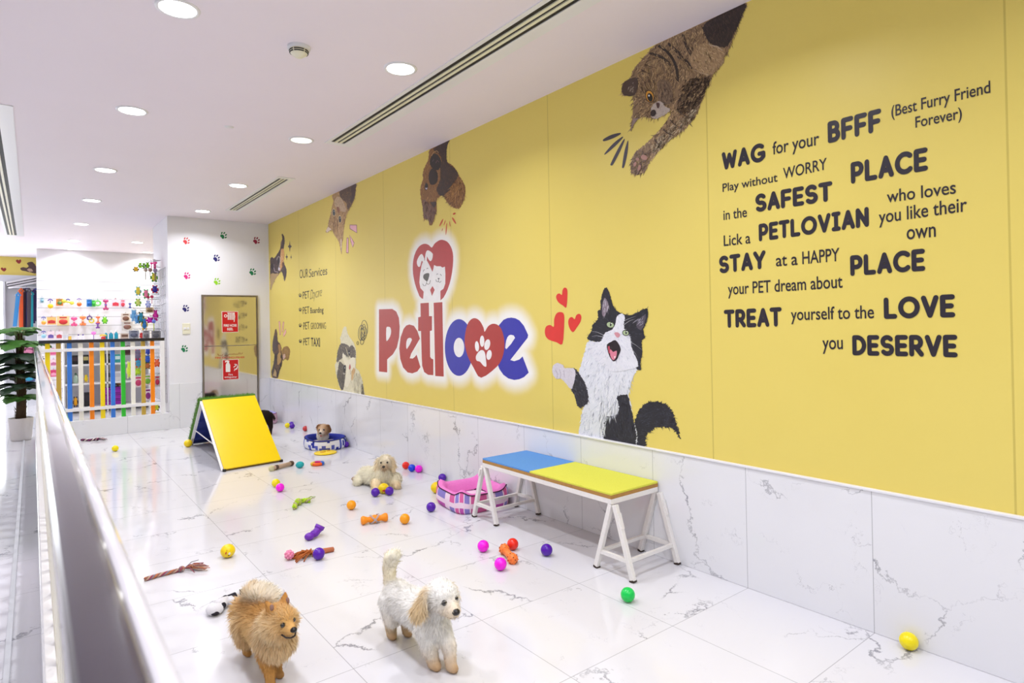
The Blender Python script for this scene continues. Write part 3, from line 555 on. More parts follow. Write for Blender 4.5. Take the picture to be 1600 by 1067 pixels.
def halo(polys, parent, r0, r1, col):
    P = wallp(.0009); segs = []
    for q in polys:
        w3 = [P(*p) for p in q]; segs += [((w3[i].y, w3[i].z), (w3[i-1].y, w3[i-1].z)) for i in range(len(w3))]
    S = np.array(segs); lo = S.reshape(-1, 2).min(0)-r1; hi = S.reshape(-1, 2).max(0)+r1; nx, ny = 170, 120
    gy, gz = np.meshgrid(np.linspace(lo[0], hi[0], nx), np.linspace(lo[1], hi[1], ny), indexing='ij'); G = np.stack([gy, gz], -1).reshape(-1, 2)
    A, B = S[:, 0], S[:, 1]; D = B-A; L = (D*D).sum(1)+1e-12; dist = np.full(len(G), 9.)
    for i in range(len(S)):
        t = np.clip(((G-A[i])@D[i])/L[i], 0, 1); dist = np.minimum(dist, np.linalg.norm(G-(A[i]+t[:, None]*D[i]), axis=1))
    ins = np.zeros(len(G), bool)
    for q in polys:
        w3 = [(P(*p).y, P(*p).z) for p in q]; cc = np.zeros(len(G), bool)
        for i in range(len(w3)):
            (x1, y1), (x2, y2) = w3[i], w3[i-1]
            cc ^= ((y1 > G[:, 1]) != (y2 > G[:, 1])) & (G[:, 0] < (x2-x1)*(G[:, 1]-y1)/((y2-y1) or 1e-9)+x1)
        ins |= cc
    dist[ins] = 0; al = np.clip(1-(dist-r0)/(r1-r0), 0, 1); al = al*al*(3-2*al)
    dc = Decal(W1); dc.v = [Vector((WALL_X-.0009, g[0], g[1])) for g in G]; cl = rgb(*col)[:3]; dc.c = [cl+(float(v),) for v in al]
    for i in range(nx-1):
        for j in range(ny-1):
            k = (i*ny+j, (i+1)*ny+j, (i+1)*ny+j+1, i*ny+j+1)
            if max(al[list(k)]) > 0: dc.f.append(k)
    ho = dc.build('halo', None, None, parent, m=M_printa); ho.data.transform(Matrix.Translation(ORG[parent.name])); ho.matrix_parent_inverse = Matrix.Translation(-ORG[parent.name])
halo([letP, letE, letT, letL, letO, letE2, heart1, heart2], logo, .012, .135, (248, 246, 240))
for nm, q, cl, holes in (('letter', letP, RED, [a([(148, 508), (168, 515), (175, 550), (165, 595), (140, 632), (132, 620), (132, 520)])]),
    ('letter', letE, RED, [a([(335, 605), (358, 622), (313, 705), (307, 660), (315, 620)])]), ('letter', letT, RED, []), ('letter', letL, RED, []),
    ('letter', letO, BLUE, [a(ell(770, 690, 46, 85, 0, 28))]), ('letter', letE2, BLUE, [a([(1225, 578), (1262, 605), (1185, 705), (1179, 660), (1195, 600)])])):
    d = Decal(W1).area(q, cl)
    for h in holes: d.area(h, CW, 0, 2)
    d.build(nm, None, None, logo)
d = Decal(W1); d.k = 4; d.area(heart1, RED)
for e in ((928, 680, 18, 46, -4), (973, 635, 20, 50, 0), (1018, 665, 25, 48, 12), (1034, 755, 23, 44, 8)): d.area(a(ell(*e)), CW)
d.area(a([(918, 770), (940, 730), (970, 712), (995, 730), (1006, 790), (1010, 855), (985, 850), (955, 815), (925, 805)]), CW, 0, 3).build('paw_heart', None, None, logo)
d = Decal(W1).area(heart2, RED2, 0, 2)
d.area(b([(185, 985), (195, 850), (150, 800), (135, 720), (145, 600), (165, 490), (185, 430), (215, 415), (245, 425), (280, 490), (318, 575), (330, 530), (340, 480), (375, 497), (430, 497), (455, 515), (490, 503), (497, 600), (495, 740), (470, 810), (428, 840), (428, 985)]), CW)
d.area(b([(205, 420), (200, 380), (170, 325), (130, 360), (100, 430), (108, 485), (130, 508), (150, 490), (168, 420), (185, 440)]), CW, 0, 2).area(b([(212, 425), (220, 330), (240, 280), (275, 282), (318, 318), (322, 350), (312, 400), (290, 428), (262, 400), (242, 362), (238, 430)]), CW, 0, 2)
d.area(b([(318, 772), (348, 825), (310, 910), (285, 825)]), RED2)
GR = (84, 80, 72); d.area(b([(188, 650), (198, 612), (240, 593), (272, 598), (270, 640), (248, 705), (228, 700), (200, 675)]), GR, 0, 2)
for q in ([(182, 740), (195, 768), (222, 765), (235, 730), (240, 700)], [(235, 730), (255, 750), (278, 738), (290, 690)], [(188, 572), (196, 550), (212, 545)], [(236, 535), (246, 522), (260, 532)], [(365, 680), (372, 708), (395, 715), (402, 690)], [(402, 700), (412, 722), (432, 718), (436, 700)], [(373, 615), (384, 602), (398, 608)], [(420, 612), (430, 608), (442, 630)]): d.line(b(q), .75, GR)
d.area(b([(388, 660), (418, 662), (402, 690)]), GR).build('pet_heart', None, None, logo)
# ---- lettering
M_ink = plain('black_print', (36, 30, 42), .45, .03)
def ink(s, ext=0, shear=0):
    cu = bpy.data.curves.new('lettering', 'FONT'); cu.body = s; cu.offset = ext; cu.shear = shear; cu.fill_mode = 'FRONT'; cu.resolution_u = 5
    o = bpy.data.objects.new('lettering', cu); COL.objects.link(o); dg = bpy.context.evaluated_depsgraph_get(); dg.update()
    me = bpy.data.meshes.new_from_object(o.evaluated_get(dg)); v = [(p.co.x, p.co.y) for p in me.vertices]; f = [tuple(p.vertices) for p in me.polygons]
    bpy.data.objects.remove(o); bpy.data.curves.remove(cu); bpy.data.meshes.remove(me); return v, f
_hv = [p[1] for p in ink('H')[0]]; _xv = [p[1] for p in ink('x')[0]]; CAP = max(_hv); XH = max(_xv)
STROKE = {'A': [[(.1, .1), (.36, .9), (.62, .1)], [(.2, .34), (.52, .34)]],
 'B': [[(.1, .1), (.1, .9)], [(.1, .9), (.3, .9)]+arc(.3, .71, .19, .19, 90, -90)+[(.1, .52)], [(.3, .52)]+arc(.32, .31, .21, .21, 90, -90)+[(.1, .1)]],
 'C': [arc(.46, .5, .36, .4, 48, 312, 22)], 'D': [[(.1, .1), (.1, .9), (.24, .9)]+arc(.24, .5, .38, .4, 90, -90, 18)+[(.1, .1)]],
 'E': [[(.5, .9), (.1, .9), (.1, .1), (.5, .1)], [(.1, .5), (.45, .5)]], 'F': [[(.5, .9), (.1, .9), (.1, .1)], [(.1, .48), (.45, .48)]],
 'G': [arc(.46, .5, .36, .4, 50, 320, 22)+[(.76, .26), (.76, .45), (.52, .45)]], 'I': [[(.1, .9), (.4, .9)], [(.25, .9), (.25, .1)], [(.1, .1), (.4, .1)]], 'L': [[(.1, .9), (.1, .1), (.5, .1)]],
 'N': [[(.1, .1), (.1, .9), (.58, .1), (.58, .9)]], 'O': [arc(.48, .5, .38, .4, 0, 360, 30)], 'P': [[(.1, .1), (.1, .9), (.32, .9)]+arc(.32, .66, .22, .24, 90, -90)+[(.1, .42)]],
 'R': [[(.1, .1), (.1, .9), (.32, .9)]+arc(.32, .67, .21, .23, 90, -90)+[(.1, .44)], [(.3, .44), (.56, .1)]],
 'S': [arc(.33, .69, .22, .21, 35, 270, 14)+arc(.33, .3, .23, .2, 90, -145, 14)], 'T': [[(.08, .9), (.58, .9)], [(.33, .9), (.33, .1)]],
 'V': [[(.1, .9), (.37, .1), (.64, .9)]], 'W': [[(.1, .9), (.28, .1), (.48, .8), (.68, .1), (.86, .9)]], 'Y': [[(.08, .9), (.35, .45), (.62, .9)], [(.35, .45), (.35, .1)]],
 'X': [[(.1, .1), (.56, .9)], [(.1, .9), (.56, .1)]]}
def bold(s, t=.235):
    v = []; f = []; x0 = 0
    for ch in s:
        mx = 0; dz = 0
        for ln in STROKE[ch]:
            mx = max(mx, max(p[0] for p in ln))
            for (ax, ay), (bx, by) in zip(ln, ln[1:]):
                d = math.hypot(bx-ax, by-ay) or 1e-6; nx, ny = -(by-ay)/d*t/2, (bx-ax)/d*t/2; k = len(v)
                dz += 1.2e-5; v += [(x0+ax+nx, ay+ny, dz), (x0+ax-nx, ay-ny, dz), (x0+bx-nx, by-ny, dz), (x0+bx+nx, by+ny, dz)]; f.append((k, k+1, k+2, k+3))
            for (ax, ay) in ln:
                k = len(v); dz += 1.2e-5; v += [(x0+ax+t/2*math.cos(q), ay+t/2*math.sin(q), dz) for q in [2*math.pi*i/10 for i in range(10)]]; f.append(tuple(range(k, k+10)))
        x0 += mx+.1+.085
    return v, f
def write(glyphs, capu, lb, lt, rb, plane, m, parent, name='word'):
    """fit a word between its baseline ends, seen in the picture, on its wall"""
    v, f = glyphs; P = plane(.0016); A, T_, B = P(*lb), P(*lt), P(*rb); x0, x1 = min(p[0] for p in v), max(p[0] for p in v)
    r = B-A; L = r.length; h = (T_-A).z/capu; r.normalize(); out = Vector((0, 0, 1)).cross(r).normalized()*-1
    mb = MB(); mb.add([A+r*((q[0]-x0)/(x1-x0)*L)+Vector((0, 0, q[1]*h))+out*(q[2] if len(q) > 2 else 0) for q in v], f, m); return mb.build(name, parent)
c1 = lambda p: (1100+p[0]/2.134, 100+p[1]/2.134)
slog = thing('wall_lettering', 'long black slogan about wagging tails printed on the right of yellow wall', 'lettering', onX(1310, 350, WALL_X))
for s, kind, lb, lt, rb in (('WAG', 'b', (60, 354), (57, 297), (205, 322)), ('for your', 'c', (229, 302), (229, 261), (384, 268)), ('BFFF', 'b', (413, 264), (410, 195), (592, 222)),
    ('(Best Furry Friend', 'c', (625, 176), (624, 140), (955, 95)), ('Forever)', 'c', (705, 212), (703, 177), (860, 181)), ('Play without', 'c', (62, 426), (61, 400), (245, 391)), ('WORRY', 'c', (264, 383), (262, 348), (410, 350)),
    ('PLACE', 'b', (490, 399), (488, 330), (747, 353)), ('in the', 'c', (65, 520), (64, 488), (143, 509)), ('SAFEST', 'b', (172, 494), (170, 436), (429, 455)), ('who loves', 'x', (610, 462), (609, 436), (840, 431)),
    ('Lick a', 'c', (66, 607), (65, 572), (155, 597)), ('PETLOVIAN', 'b', (183, 591), (181, 535), (550, 541)), ('you like their', 'x', (583, 531), (582, 503), (877, 490)), ('own', 'x', (676, 585), (675, 553), (773, 575)),
    ('STAY', 'b', (51, 698), (50, 642), (206, 681)), ('at a', 'x', (240, 674), (240, 648), (312, 669)), ('HAPPY', 'c', (328, 667), (327, 626), (452, 656)), ('PLACE', 'b', (488, 706), (487, 640), (738, 688)),
    ('your PET dream about', 'c', (80, 769), (79, 732), (462, 745)), ('TREAT', 'b', (67, 879), (66, 821), (260, 874)), ('yourself to the', 'c', (290, 854), (290, 815), (567, 847)), ('LOVE', 'b', (600, 849), (598, 780), (838, 843)),
    ('you', 'x', (395, 951), (395, 922), (463, 950)), ('DESERVE', 'b', (495, 970), (494, 905), (846, 977))):
    if kind == 'b': write(bold(s), 1, c1(lb), c1(lt), c1(rb), W1, M_ink, slog)
    else: write(ink(s, .009), CAP if kind == 'c' else XH, c1(lb), c1(lt), c1(rb), W1, M_ink, slog)
c2 = lambda p: (455+p[0]/5.085, 405+p[1]/5.085)
serv = thing('wall_lettering', 'small black list of pet services printed near the far corner of yellow wall', 'lettering', onX(490, 480, WALL_X))
for s, o, sh, lb, lt, rb in (('OUR', -.006, 0, (68, 152), (67, 85), (134, 143)), ('Services', -.004, .1, (142, 144), (142, 80), (286, 122)), ('PET', -.004, 0, (92, 315), (92, 258), (144, 308)), ('Daycare', -.018, .5, (150, 320), (150, 245), (245, 292)),
    ('PET', -.004, 0, (92, 435), (92, 380), (144, 430)), ('Boarding', .004, 0, (152, 429), (152, 386), (257, 423)), ('PET', -.004, 0, (97, 560), (97, 503), (145, 553)), ('GROOMING', -.008, 0, (155, 554), (155, 505), (276, 553)),
    ('PET', -.004, 0, (97, 685), (97, 628), (147, 680)), ('TAXI', .012, 0, (158, 690), (157, 624), (229, 694))):
    write(ink(s, o, sh), CAP, c2(lb), c2(lt), c2(rb), W1, M_ink, serv)
def paw_shape(d, x, y, s, col, rot=0, asp=1):
    cr, sr = math.cos(math.radians(rot)), math.sin(math.radians(rot))
    R = lambda pts: [(x+(px*cr-py*sr)*s*asp, y+(px*sr+py*cr)*s) for px, py in pts]
    d.area(R([(-.5, .05), (-.25, -.22), (0, -.3), (.25, -.22), (.5, .05), (.42, .38), (.15, .42), (0, .36), (-.15, .42), (-.42, .38)]), col, 0, 2)
    for ex, ey, ra in ((-.62, -.3, -20), (-.26, -.68, -8), (.26, -.68, 8), (.62, -.3, 20)): d.area(R(ell(ex, ey, .15, .25, ra)), col)
for p in ((70, 292), (71, 405), (71, 530), (72, 655)):
    d = Decal(W1); paw_shape(d, *c2(p), 4.2, (40, 32, 40), 10, .75); d.build('paw_bullet', None, None, serv)
# ---- paw stickers on the white end wall
for x, y, col, nm in ((290, 377.5, (214, 38, 44), 'red paw print sticker at top left of the white end wall'), (348, 369, (20, 120, 74), 'green paw print sticker highest on the white end wall'), (399.5, 377, (150, 26, 70), 'crimson paw print sticker at top right of the white end wall'),
    (337, 404.5, (34, 32, 110), 'navy paw print sticker below the highest green one'), (291, 432, (206, 36, 124), 'magenta paw print sticker at left edge of white end wall'), (393.5, 426, (16, 120, 74), 'green paw print sticker nearest the yellow wall'),
    (338, 441, (150, 212, 40), 'lime green paw print sticker above the mirrored hatch'), (289, 483, (34, 32, 110), 'navy paw print sticker above the light switch'), (287, 546, (20, 124, 78), 'green paw print sticker below the light switch')):
    d = Decal(endp); paw_shape(d, x, y, 7.6, col, 48, .95); d.build('paw_sticker', nm, 'sticker', None, 'paw print stickers on the end wall')
# ---- hearts and dog print on the far fascia
farp = lambda off=.001: (lambda x, y: onY(x, y, 16.4-off))
c = crop(0, 300, 6.667)
for nm, q in (('red heart printed on the far gold fascia, right one', [(165, 720), (180, 702), (195, 712), (210, 700), (222, 720), (200, 748)]), ('red heart printed on the far gold fascia, left one', [(8, 800), (22, 785), (36, 796), (52, 788), (66, 806), (40, 828)])):
    Decal(farp).area(c(q), (150, 44, 40), 0, 3).build('heart_print', nm, 'wall print', None, 'hearts on the far fascia')
d = Decal(farp).area(c([(210, 795), (240, 780), (275, 790), (300, 770), (280, 745), (300, 730), (340, 728), (365, 760), (380, 780), (384, 845), (330, 840), (270, 825), (225, 815)]), (84, 58, 54), .4, 2)
d.area(c([(280, 810), (300, 795), (330, 800), (345, 825), (310, 832)]), (196, 166, 140), .2).build('dog_mural', 'printed dark dog on the far gold fascia above the doorway', 'wall mural')
# ================================================================== END WALL FITTINGS
def mirror():
    s = NT('bronze_mirror', .06, 1); tc = s.n('ShaderNodeTexCoord'); nz = s.n('ShaderNodeTexNoise', i_Scale=2.2); s.l(tc, 'Object', nz, 'Vector')
    bp = s.n('ShaderNodeBump', i_Strength=.05, i_Distance=.02); s.l(nz, 'Fac', bp, 'Height'); s.l(bp, 0, s.b, 'Normal'); s.b.inputs['Base Color'].default_value = rgb(214, 208, 196); return s.m
M_mir = mirror(); M_steel = mat('brushed_steel', (150, 142, 134), .35, 1); M_red = plain('sign_red', (206, 20, 28), .4, .03); M_signw = plain('sign_white', (246, 240, 238), .45, .01)
hat = thing('fire_hatch', 'mirrored bronze steel fire hose hatch with two red signs in the end wall', 'hatch', (2.287, END_Y, .93))
fr = MB(); fr.box((1.902, END_Y-.03, 0), (1.922, END_Y, 1.862), M_steel).box((2.652, END_Y-.03, 0), (2.672, END_Y, 1.862), M_steel).box((1.922, END_Y-.03, 1.842), (2.652, END_Y, 1.862), M_steel); fr.build('frame', hat, bevel=.003)
zs = onY(360, 540, END_Y).z
MB().box((1.925, END_Y-.02, zs+.003), (2.649, END_Y-.004, 1.84), M_mir).build('door', hat, bevel=.003)
lowd = MB().box((1.925, END_Y-.02, .02), (2.649, END_Y-.004, zs-.003), M_mir).build('door', hat, bevel=.003)
hp = lambda off=.001: (lambda x, y: onY(x, y, END_Y-.0205-off))
c3 = lambda p: (310+p[0]/6.28, 455+p[1]/6.28)
write(ink('FIRE EXTINGUISHER', .01), CAP, c3((166, 662)), c3((166, 645)), c3((455, 656)), hp, M_red, lowd, 'lettering')
d = Decal(hp)
for q in ([(190, 612), (196, 632), (210, 630), (235, 632), (240, 615)], [(255, 630), (290, 631), (300, 618), (345, 617), (352, 608)], [(352, 617), (392, 617), (400, 600), (404, 616), (430, 615), (434, 600)], [(196, 622), (200, 620)], [(410, 606), (416, 604)]): d.line([c3(p) for p in q], .6, (150, 60, 30))
d.build('script_line', None, None, lowd)
def sign(x0, y0, x1, y1, label):
    P = onY(x0, y1, END_Y-.021); Q = onY(x1, y0, END_Y-.021); t = thing('fire_sign', label, 'sign', (P+Q)/2, 'red fire signs on the mirrored hatch'); b = .006
    MB().box((P.x, END_Y-.0225, P.z), (Q.x, END_Y-.0206, Q.z), M_signw).build('border', t)
    MB().box((P.x+b, END_Y-.0235, P.z+b), (Q.x-b, END_Y-.022, Q.z-b), M_red).build('plate', t); return t
sp = lambda off=.001: (lambda x, y: onY(x, y, END_Y-.0237-off))
s1 = sign(346.8, 486.5, 372, 519.5, 'red fire hose reel sign on the upper panel of the mirrored hatch')
d = Decal(sp); W_ = (250, 244, 242); q = ell(267, 242, 12, 12); d.line([c3(p) for p in q+q[:1]], 1.0, W_); d.line([c3(p) for p in ((278, 242), (292, 242))], .8, W_)
for k in range(8): d.line([c3(p) for p in ((290+k*9, 210), (290+k*9, 280))], .85, W_)
d.line([c3(p) for p in ((350, 212), (356, 250), (350, 300))], 1.2, W_); d.line([c3(p) for p in ((282, 212), (355, 212))], .7, W_); d.build('symbol', None, None, s1)
write(ink('FIRE HOSE', .022), CAP, c3((249, 348)), c3((249, 325)), c3((376, 346)), sp, M_signw, s1, 'lettering'); write(ink('REEL', .022), CAP, c3((283, 384)), c3((283, 360)), c3((342, 383)), sp, M_signw, s1, 'lettering')
s2 = sign(348, 561, 372.8, 594, 'red fire extinguisher sign on the lower panel of the mirrored hatch')
d = Decal(sp); d.area([c3(p) for p in ((268, 722), (275, 705), (303, 705), (313, 722), (313, 792), (268, 792))], W_); d.area([c3(p) for p in ((280, 705), (280, 690), (262, 700), (262, 684), (285, 678), (305, 684), (300, 705))], W_)
for q in ([(350, 780), (385, 745), (375, 715)], [(345, 745), (362, 735), (368, 715)], [(352, 762), (378, 765), (382, 740)], [(355, 720), (362, 712)]): d.line([c3(p) for p in q], 1.1, W_)
d.build('symbol', None, None, s2)
write(ink('Fire', .015), CAP, c3((296, 826)), c3((296, 808)), c3((336, 825)), sp, M_signw, s2, 'lettering'); write(ink('extinguisher', .015), CAP, c3((257, 850)), c3((257, 834)), c3((378, 848)), sp, M_signw, s2, 'lettering')
t = thing('light_switch', 'small cream light switch plate between two paw stickers on the end wall', 'switch', onY(291, 513.5, END_Y)); lx, _, lz = t.location
MB().box((lx-.05, END_Y-.01, lz-.075), (lx+.05, END_Y, lz+.075), M_cream).build('plate', t, bevel=.004)
MB().box((lx-.035, END_Y-.016, lz-.012), (lx-.003, END_Y-.009, lz+.02), M_white).build('rocker', t, bevel=.002); MB().box((lx+.005, END_Y-.016, lz-.012), (lx+.037, END_Y-.009, lz+.02), M_white).build('rocker', t, bevel=.002)
# ================================================================== PEN: CURBS, FENCES, RAILING
M_pw = plain('white_powder_coat', (238, 236, 236), .35, .02)
M_railblk = mat('black_gloss', (30, 26, 34), .1, 0, .6)
C_bar = dict(yellow=(248, 218, 0), gold=(198, 164, 66), blue=(54, 124, 220), white=(240, 236, 224), orange=(250, 138, 4), green=(44, 190, 44))
M_bar = {k: plain('bar_'+k, v, .35, .02) for k, v in C_bar.items()}
struct('trim_5', MB().box((.14, END_Y-.01, 0), (1.49, END_Y+.2, .225), M_emarble), .004)
struct('trim_6', MB().box((.015, -3, 0), (.14, END_Y+.2, .225), M_wmarble), .004)
struct('trim_7', MB().box((-.105, -3, 0), (-.085, 16.3, .012), M_frame))
FY = END_Y+.04
fn = thing('fence', 'colourful slat fence with black handrail in front of the shop shelves', 'fence', (.75, FY, .225))
MB().box((.06, FY-.035, 1.222), (1.437, FY+.03, 1.262), M_railblk).build('handrail', fn, bevel=.005)
for z0, z1 in ((1.112, 1.152), (.343, .383)): MB().box((.06, FY-.035, z0), (1.38, FY-.01, z1), M_pw).build('rail', fn, bevel=.003)
MB().box((1.385, FY-.035, .225), (1.437, FY+.02, 1.222), M_pw).build('post', fn, bevel=.003); MB().box((.03, FY-.03, .225), (.085, FY+.02, 1.19), M_pw).build('post', fn, bevel=.003)
for x, cn in ((.148, 'yellow'), (.258, 'gold'), (.37, 'blue'), (.488, 'white'), (.603, 'orange'), (.72, 'yellow'), (.834, 'blue'), (.95, 'green'), (1.064, 'white'), (1.182, 'gold'), (1.292, 'orange')):
    MB().box((x-.025, FY-.01, .225), (x+.025, FY+.012, 1.222), M_bar[cn]).build('bar', fn, bevel=.003)
rl = thing('railing', 'long glossy dark topped railing in the foreground beside the corridor', 'railing', (.033, 4.5, .225))
MB().box((.0117, -1, 1.158), (.0435, 9.6, 1.19), mat('violet_black_gloss', (46, 39, 52), .12, 0, .8, .4)).build('handrail', rl, bevel=.007)
MB().box((.041, -1, 1.13), (.0545, 9.6, 1.187), mat('white_gloss', (232, 230, 236), .12, 0, .6, 1)).build('edge_strip', rl, bevel=.005)
MB().box((.02, -1, .343), (.045, 9.6, .383), M_pw).build('rail', rl); MB().box((.02, -1, 1.112), (.0425, 9.6, 1.158), M_pw).build('rail', rl)
b0 = None; bn = ['white']*10; bmeshes = {}
for k in range(60):
    y = .6+k*.15; cn = bn[k % 10]
    if cn not in bmeshes:
        o = MB().box((.047, y-.02, .225), (.058, y+.02, 1.13), M_bar[cn]).build('bar', rl); o.location = Vector((0, 0, 0)); bmeshes[cn] = (o, y)
    else:
        o0, y0 = bmeshes[cn]; o = o0.copy(); COL.objects.link(o); o.parent = rl; o.location = (0, y-y0, 0)
# ================================================================== BENCH
M_bw = plain('chipped_white_paint', (236, 232, 228), .45, .05, 60); M_ply = plain('raw_board_edge', (176, 130, 66), .7, .2, 40, .3)
M_tb = plain('blue_turf', (92, 150, 216), .85, .16, 220, .6); M_ty = plain('lime_turf', (222, 222, 78), .85, .14, 220, .6); M_foot = plain('dark_foot', (50, 36, 28), .7)
bn_ = thing('bench', 'low agility bench with blue and lime turf top on white trestle legs', 'bench', (2.64, 2.88, 0))
bx0, bx1, by0, by1 = 2.437, 2.828, 2.283, 3.478; ym = 2.283+(3.478-2.283)*.575; zt = .437
MB().box((bx0, ym, zt-.012), (bx1, by1, zt), M_tb).build('blue_mat', bn_, bevel=.003); MB().box((bx0, by0, zt-.012), (bx1, ym, zt), M_ty).build('lime_mat', bn_, bevel=.003)
MB().box((bx0, by0, zt-.032), (bx1, by1, zt-.012), M_ply).build('board', bn_, bevel=.002)
fr = MB()
for x in (bx0+.012, bx1-.012): fr.bar((x, by0, zt-.046), (x, by1, zt-.046), .024, .028, M_bw)
for y in (by0+.012, by1-.012): fr.bar((bx0+.02, y, zt-.046), (bx1-.02, y, zt-.046), .024, .028, M_bw)
fr.build('frame', bn_, bevel=.002)
for ye in (by0, by1):
    feet = []
    for x in (bx0+.014, bx1-.006):
        for sy in (-1, 1):
            f = Vector((x, ye+sy*.132, 0)); t_ = Vector((x, ye+sy*.014, zt-.06)); feet.append(f)
            mb = MB(); mb.bar(f+Vector((0, 0, .008)), t_, .027, .027, M_bw, (1, 0, 0)); lg = mb.build('leg', bn_, bevel=.003)
            MB().bar(f+Vector((0, 0, .0005)), f+(t_-f)*.03, .029, .029, M_foot, (1, 0, 0)).build('foot_cap', lg)
        lo = lambda sy, h: Vector((x, ye+sy*(.132-.118*h/(zt-.06)), h))
        MB().bar(lo(-1, .1), lo(1, .1), .02, .02, M_bw).build('stretcher', bn_)
        MB().bar(lo(1, .31)+Vector((-.016, 0, 0)), lo(1, .36)+Vector((-.016, 0, 0)), .022, .012, M_bw).build('hinge', bn_) if ye == by1 else MB().bar(lo(-1, .26)+Vector((0, -.016, 0)), lo(-1, .34)+Vector((0, -.016, 0)), .02, .01, M_bw).build('hinge', bn_)
    for sy in (-1, 1): MB().bar((bx0+.014, ye+sy*.1, .1), (bx1-.006, ye+sy*.1, .1), .018, .018, M_bw).build('stretcher', bn_)
# ================================================================== A-FRAME RAMP
def slab(mb, p, t, m):
    p = [Vector(q) for q in p]; n = (p[1]-p[0]).cross(p[3]-p[0]).normalized()*t; return mb.add(p+[q-n for q in p], [(0, 1, 2, 3), (7, 6, 5, 4), (0, 4, 5, 1), (1, 5, 6, 2), (2, 6, 7, 3), (3, 7, 4, 0)], m)
M_yel = plain('yellow_sheet', (250, 214, 2), .28, .015); M_edge = plain('brown_panel_edge', (120, 92, 30), .6); M_navy = plain('navy_sheet', (22, 44, 128), .5, .1); M_turf = plain('green_turf', (88, 140, 44), .9, .4, 160, .8)
rm = thing('agility_ramp', 'yellow A-frame dog ramp with navy underside before the mirrored hatch', 'ramp', (1.7, 7.15, 0))
U = Vector((.552, .056, 0)); FL = Vector((1.43, 6.335, .025)); AL = Vector((1.418, 7.195, .612)); BL = Vector((1.475, 8.1, .025))
nz = Vector((0, 0, 1))
slab(MB(), [FL, FL+U, AL+U, AL], .012, M_yel).build('front_panel', rm, bevel=.002)
dn = (U.cross(AL-FL)).normalized()*-.0125
slab(MB(), [FL+dn, FL+U+dn, AL+U+dn, AL+dn], .026, M_edge).build('front_frame', rm)
slab(MB(), [AL+Vector((0, .012, -.01)), AL+U+Vector((0, .012, -.01)), BL+U, BL], .02, M_navy).build('rear_panel', rm)
rb = MB()
for k in range(4):
    p = AL.lerp(BL, .2+.22*k)+Vector((.01, -.02, -.018)); rb.bar(p, p+U*.96, .03, .03, M_navy)
rb.build('rib', rm)
e1 = MB(); e1.bar(FL+Vector((-.006, .012, -.02)), AL+Vector((-.006, .008, -.018)), .014, .03, M_pw, (1, 0, 0)); e1.build('edge_strip', rm)
e2 = MB(); e2.bar(AL+Vector((-.004, .0, -.02)), BL+Vector((-.004, -.014, -.01)), .014, .03, M_pw, (1, 0, 0)); e2.build('edge_strip', rm)
MB().bar(FL.lerp(AL, .34)+Vector((-.004, .02, -.02)), BL.lerp(AL, .36)+Vector((-.004, -.01, -.02)), .008, .008, M_pw, (1, 0, 0)).build('strut', rm)
tf = MB(); slab(tf, [AL+Vector((-.02, .02, .0)), AL+U+Vector((.01, .02, .0)), BL+U+Vector((.01, .03, 0)), BL+Vector((-.02, .03, 0))], -.018, M_turf)
for k in range(3600):
    a, b = random.random(), random.choice([0, 1, random.random(), random.random()*.05]); p = AL.lerp(BL, b*.97)+U*a+Vector((-.01, .03, .008))
    if random.random() < .45: p = AL.lerp(BL, random.random())+Vector((random.uniform(-.03, 0), .035, .01))
    q = p+Vector((random.gauss(-.004, .012), random.gauss(.012, .01), random.uniform(.008, .034))); s_ = Vector((random.uniform(-1, 1), random.uniform(-1, 1), 0))*.003; tf.add([p-s_, p+s_, q], [(0, 1, 2)], M_turf)
tf.build('turf', rm)
ft = MB()
for p in (FL, FL+U): ft.box((p.x-.012, p.y-.012, 0), (p.x+.014, p.y+.014, .024), M_black)
ft.build('foot', rm); ft = MB()
for p in (BL, BL+U): ft.box((p.x-.012, p.y-.014, 0), (p.x+.014, p.y+.012, .024), M_black)
ft.build('foot', rm); MB().bar(FL+Vector((.02, .05, -.012)), FL+U+Vector((-.02, .05, -.012)), .012, .012, M_pw).build('foot_bar', rm)
# ================================================================== DOG BEDS
def ringbed(cx, cy, rx, ry, ex, rot, prof, n, matfn, hfn=lambda a: 1, z0=0):
    mb = MB(); cr, sr = math.cos(rot), math.sin(rot); V = []
    for (r, z) in prof:
        for k in range(n):
            a = 2*math.pi*k/n; ca, sa = math.cos(a), math.sin(a)
            x = math.copysign(abs(ca)**(2/ex), ca); y = math.copysign(abs(sa)**(2/ex), sa); d = 1-r
            px, py = x*(rx-d), y*(ry-d)
            V.append(Vector((cx+px*cr-py*sr, cy+px*sr+py*cr, z0+z*hfn(a))))
    for i in range(len(prof)-1):
        for k in range(n):
            j = (k+1) % n; m = matfn(i, k)
            if m: mb.add([V[i*n+k], V[i*n+j], V[(i+1)*n+j], V[(i+1)*n+k]], [(0, 1, 2, 3)], m, True)
    me = mb; return me
def weld(o):
    b = bmesh.new(); b.from_mesh(o.data); bmesh.ops.remove_doubles(b, verts=b.verts, dist=1e-5); b.to_mesh(o.data); b.free(); return o
fab = lambda nm, c, v=.1: plain(nm, c, .9, v, 160, .4)
F_navy = fab('navy_fabric', (30, 44, 150)); F_blue = fab('blue_print', (86, 96, 188)); F_ivory = fab('ivory_fabric', (232, 232, 238)); F_beige = fab('beige_fleece', (206, 194, 180)); F_dkpip = fab('dark_piping', (40, 44, 70))
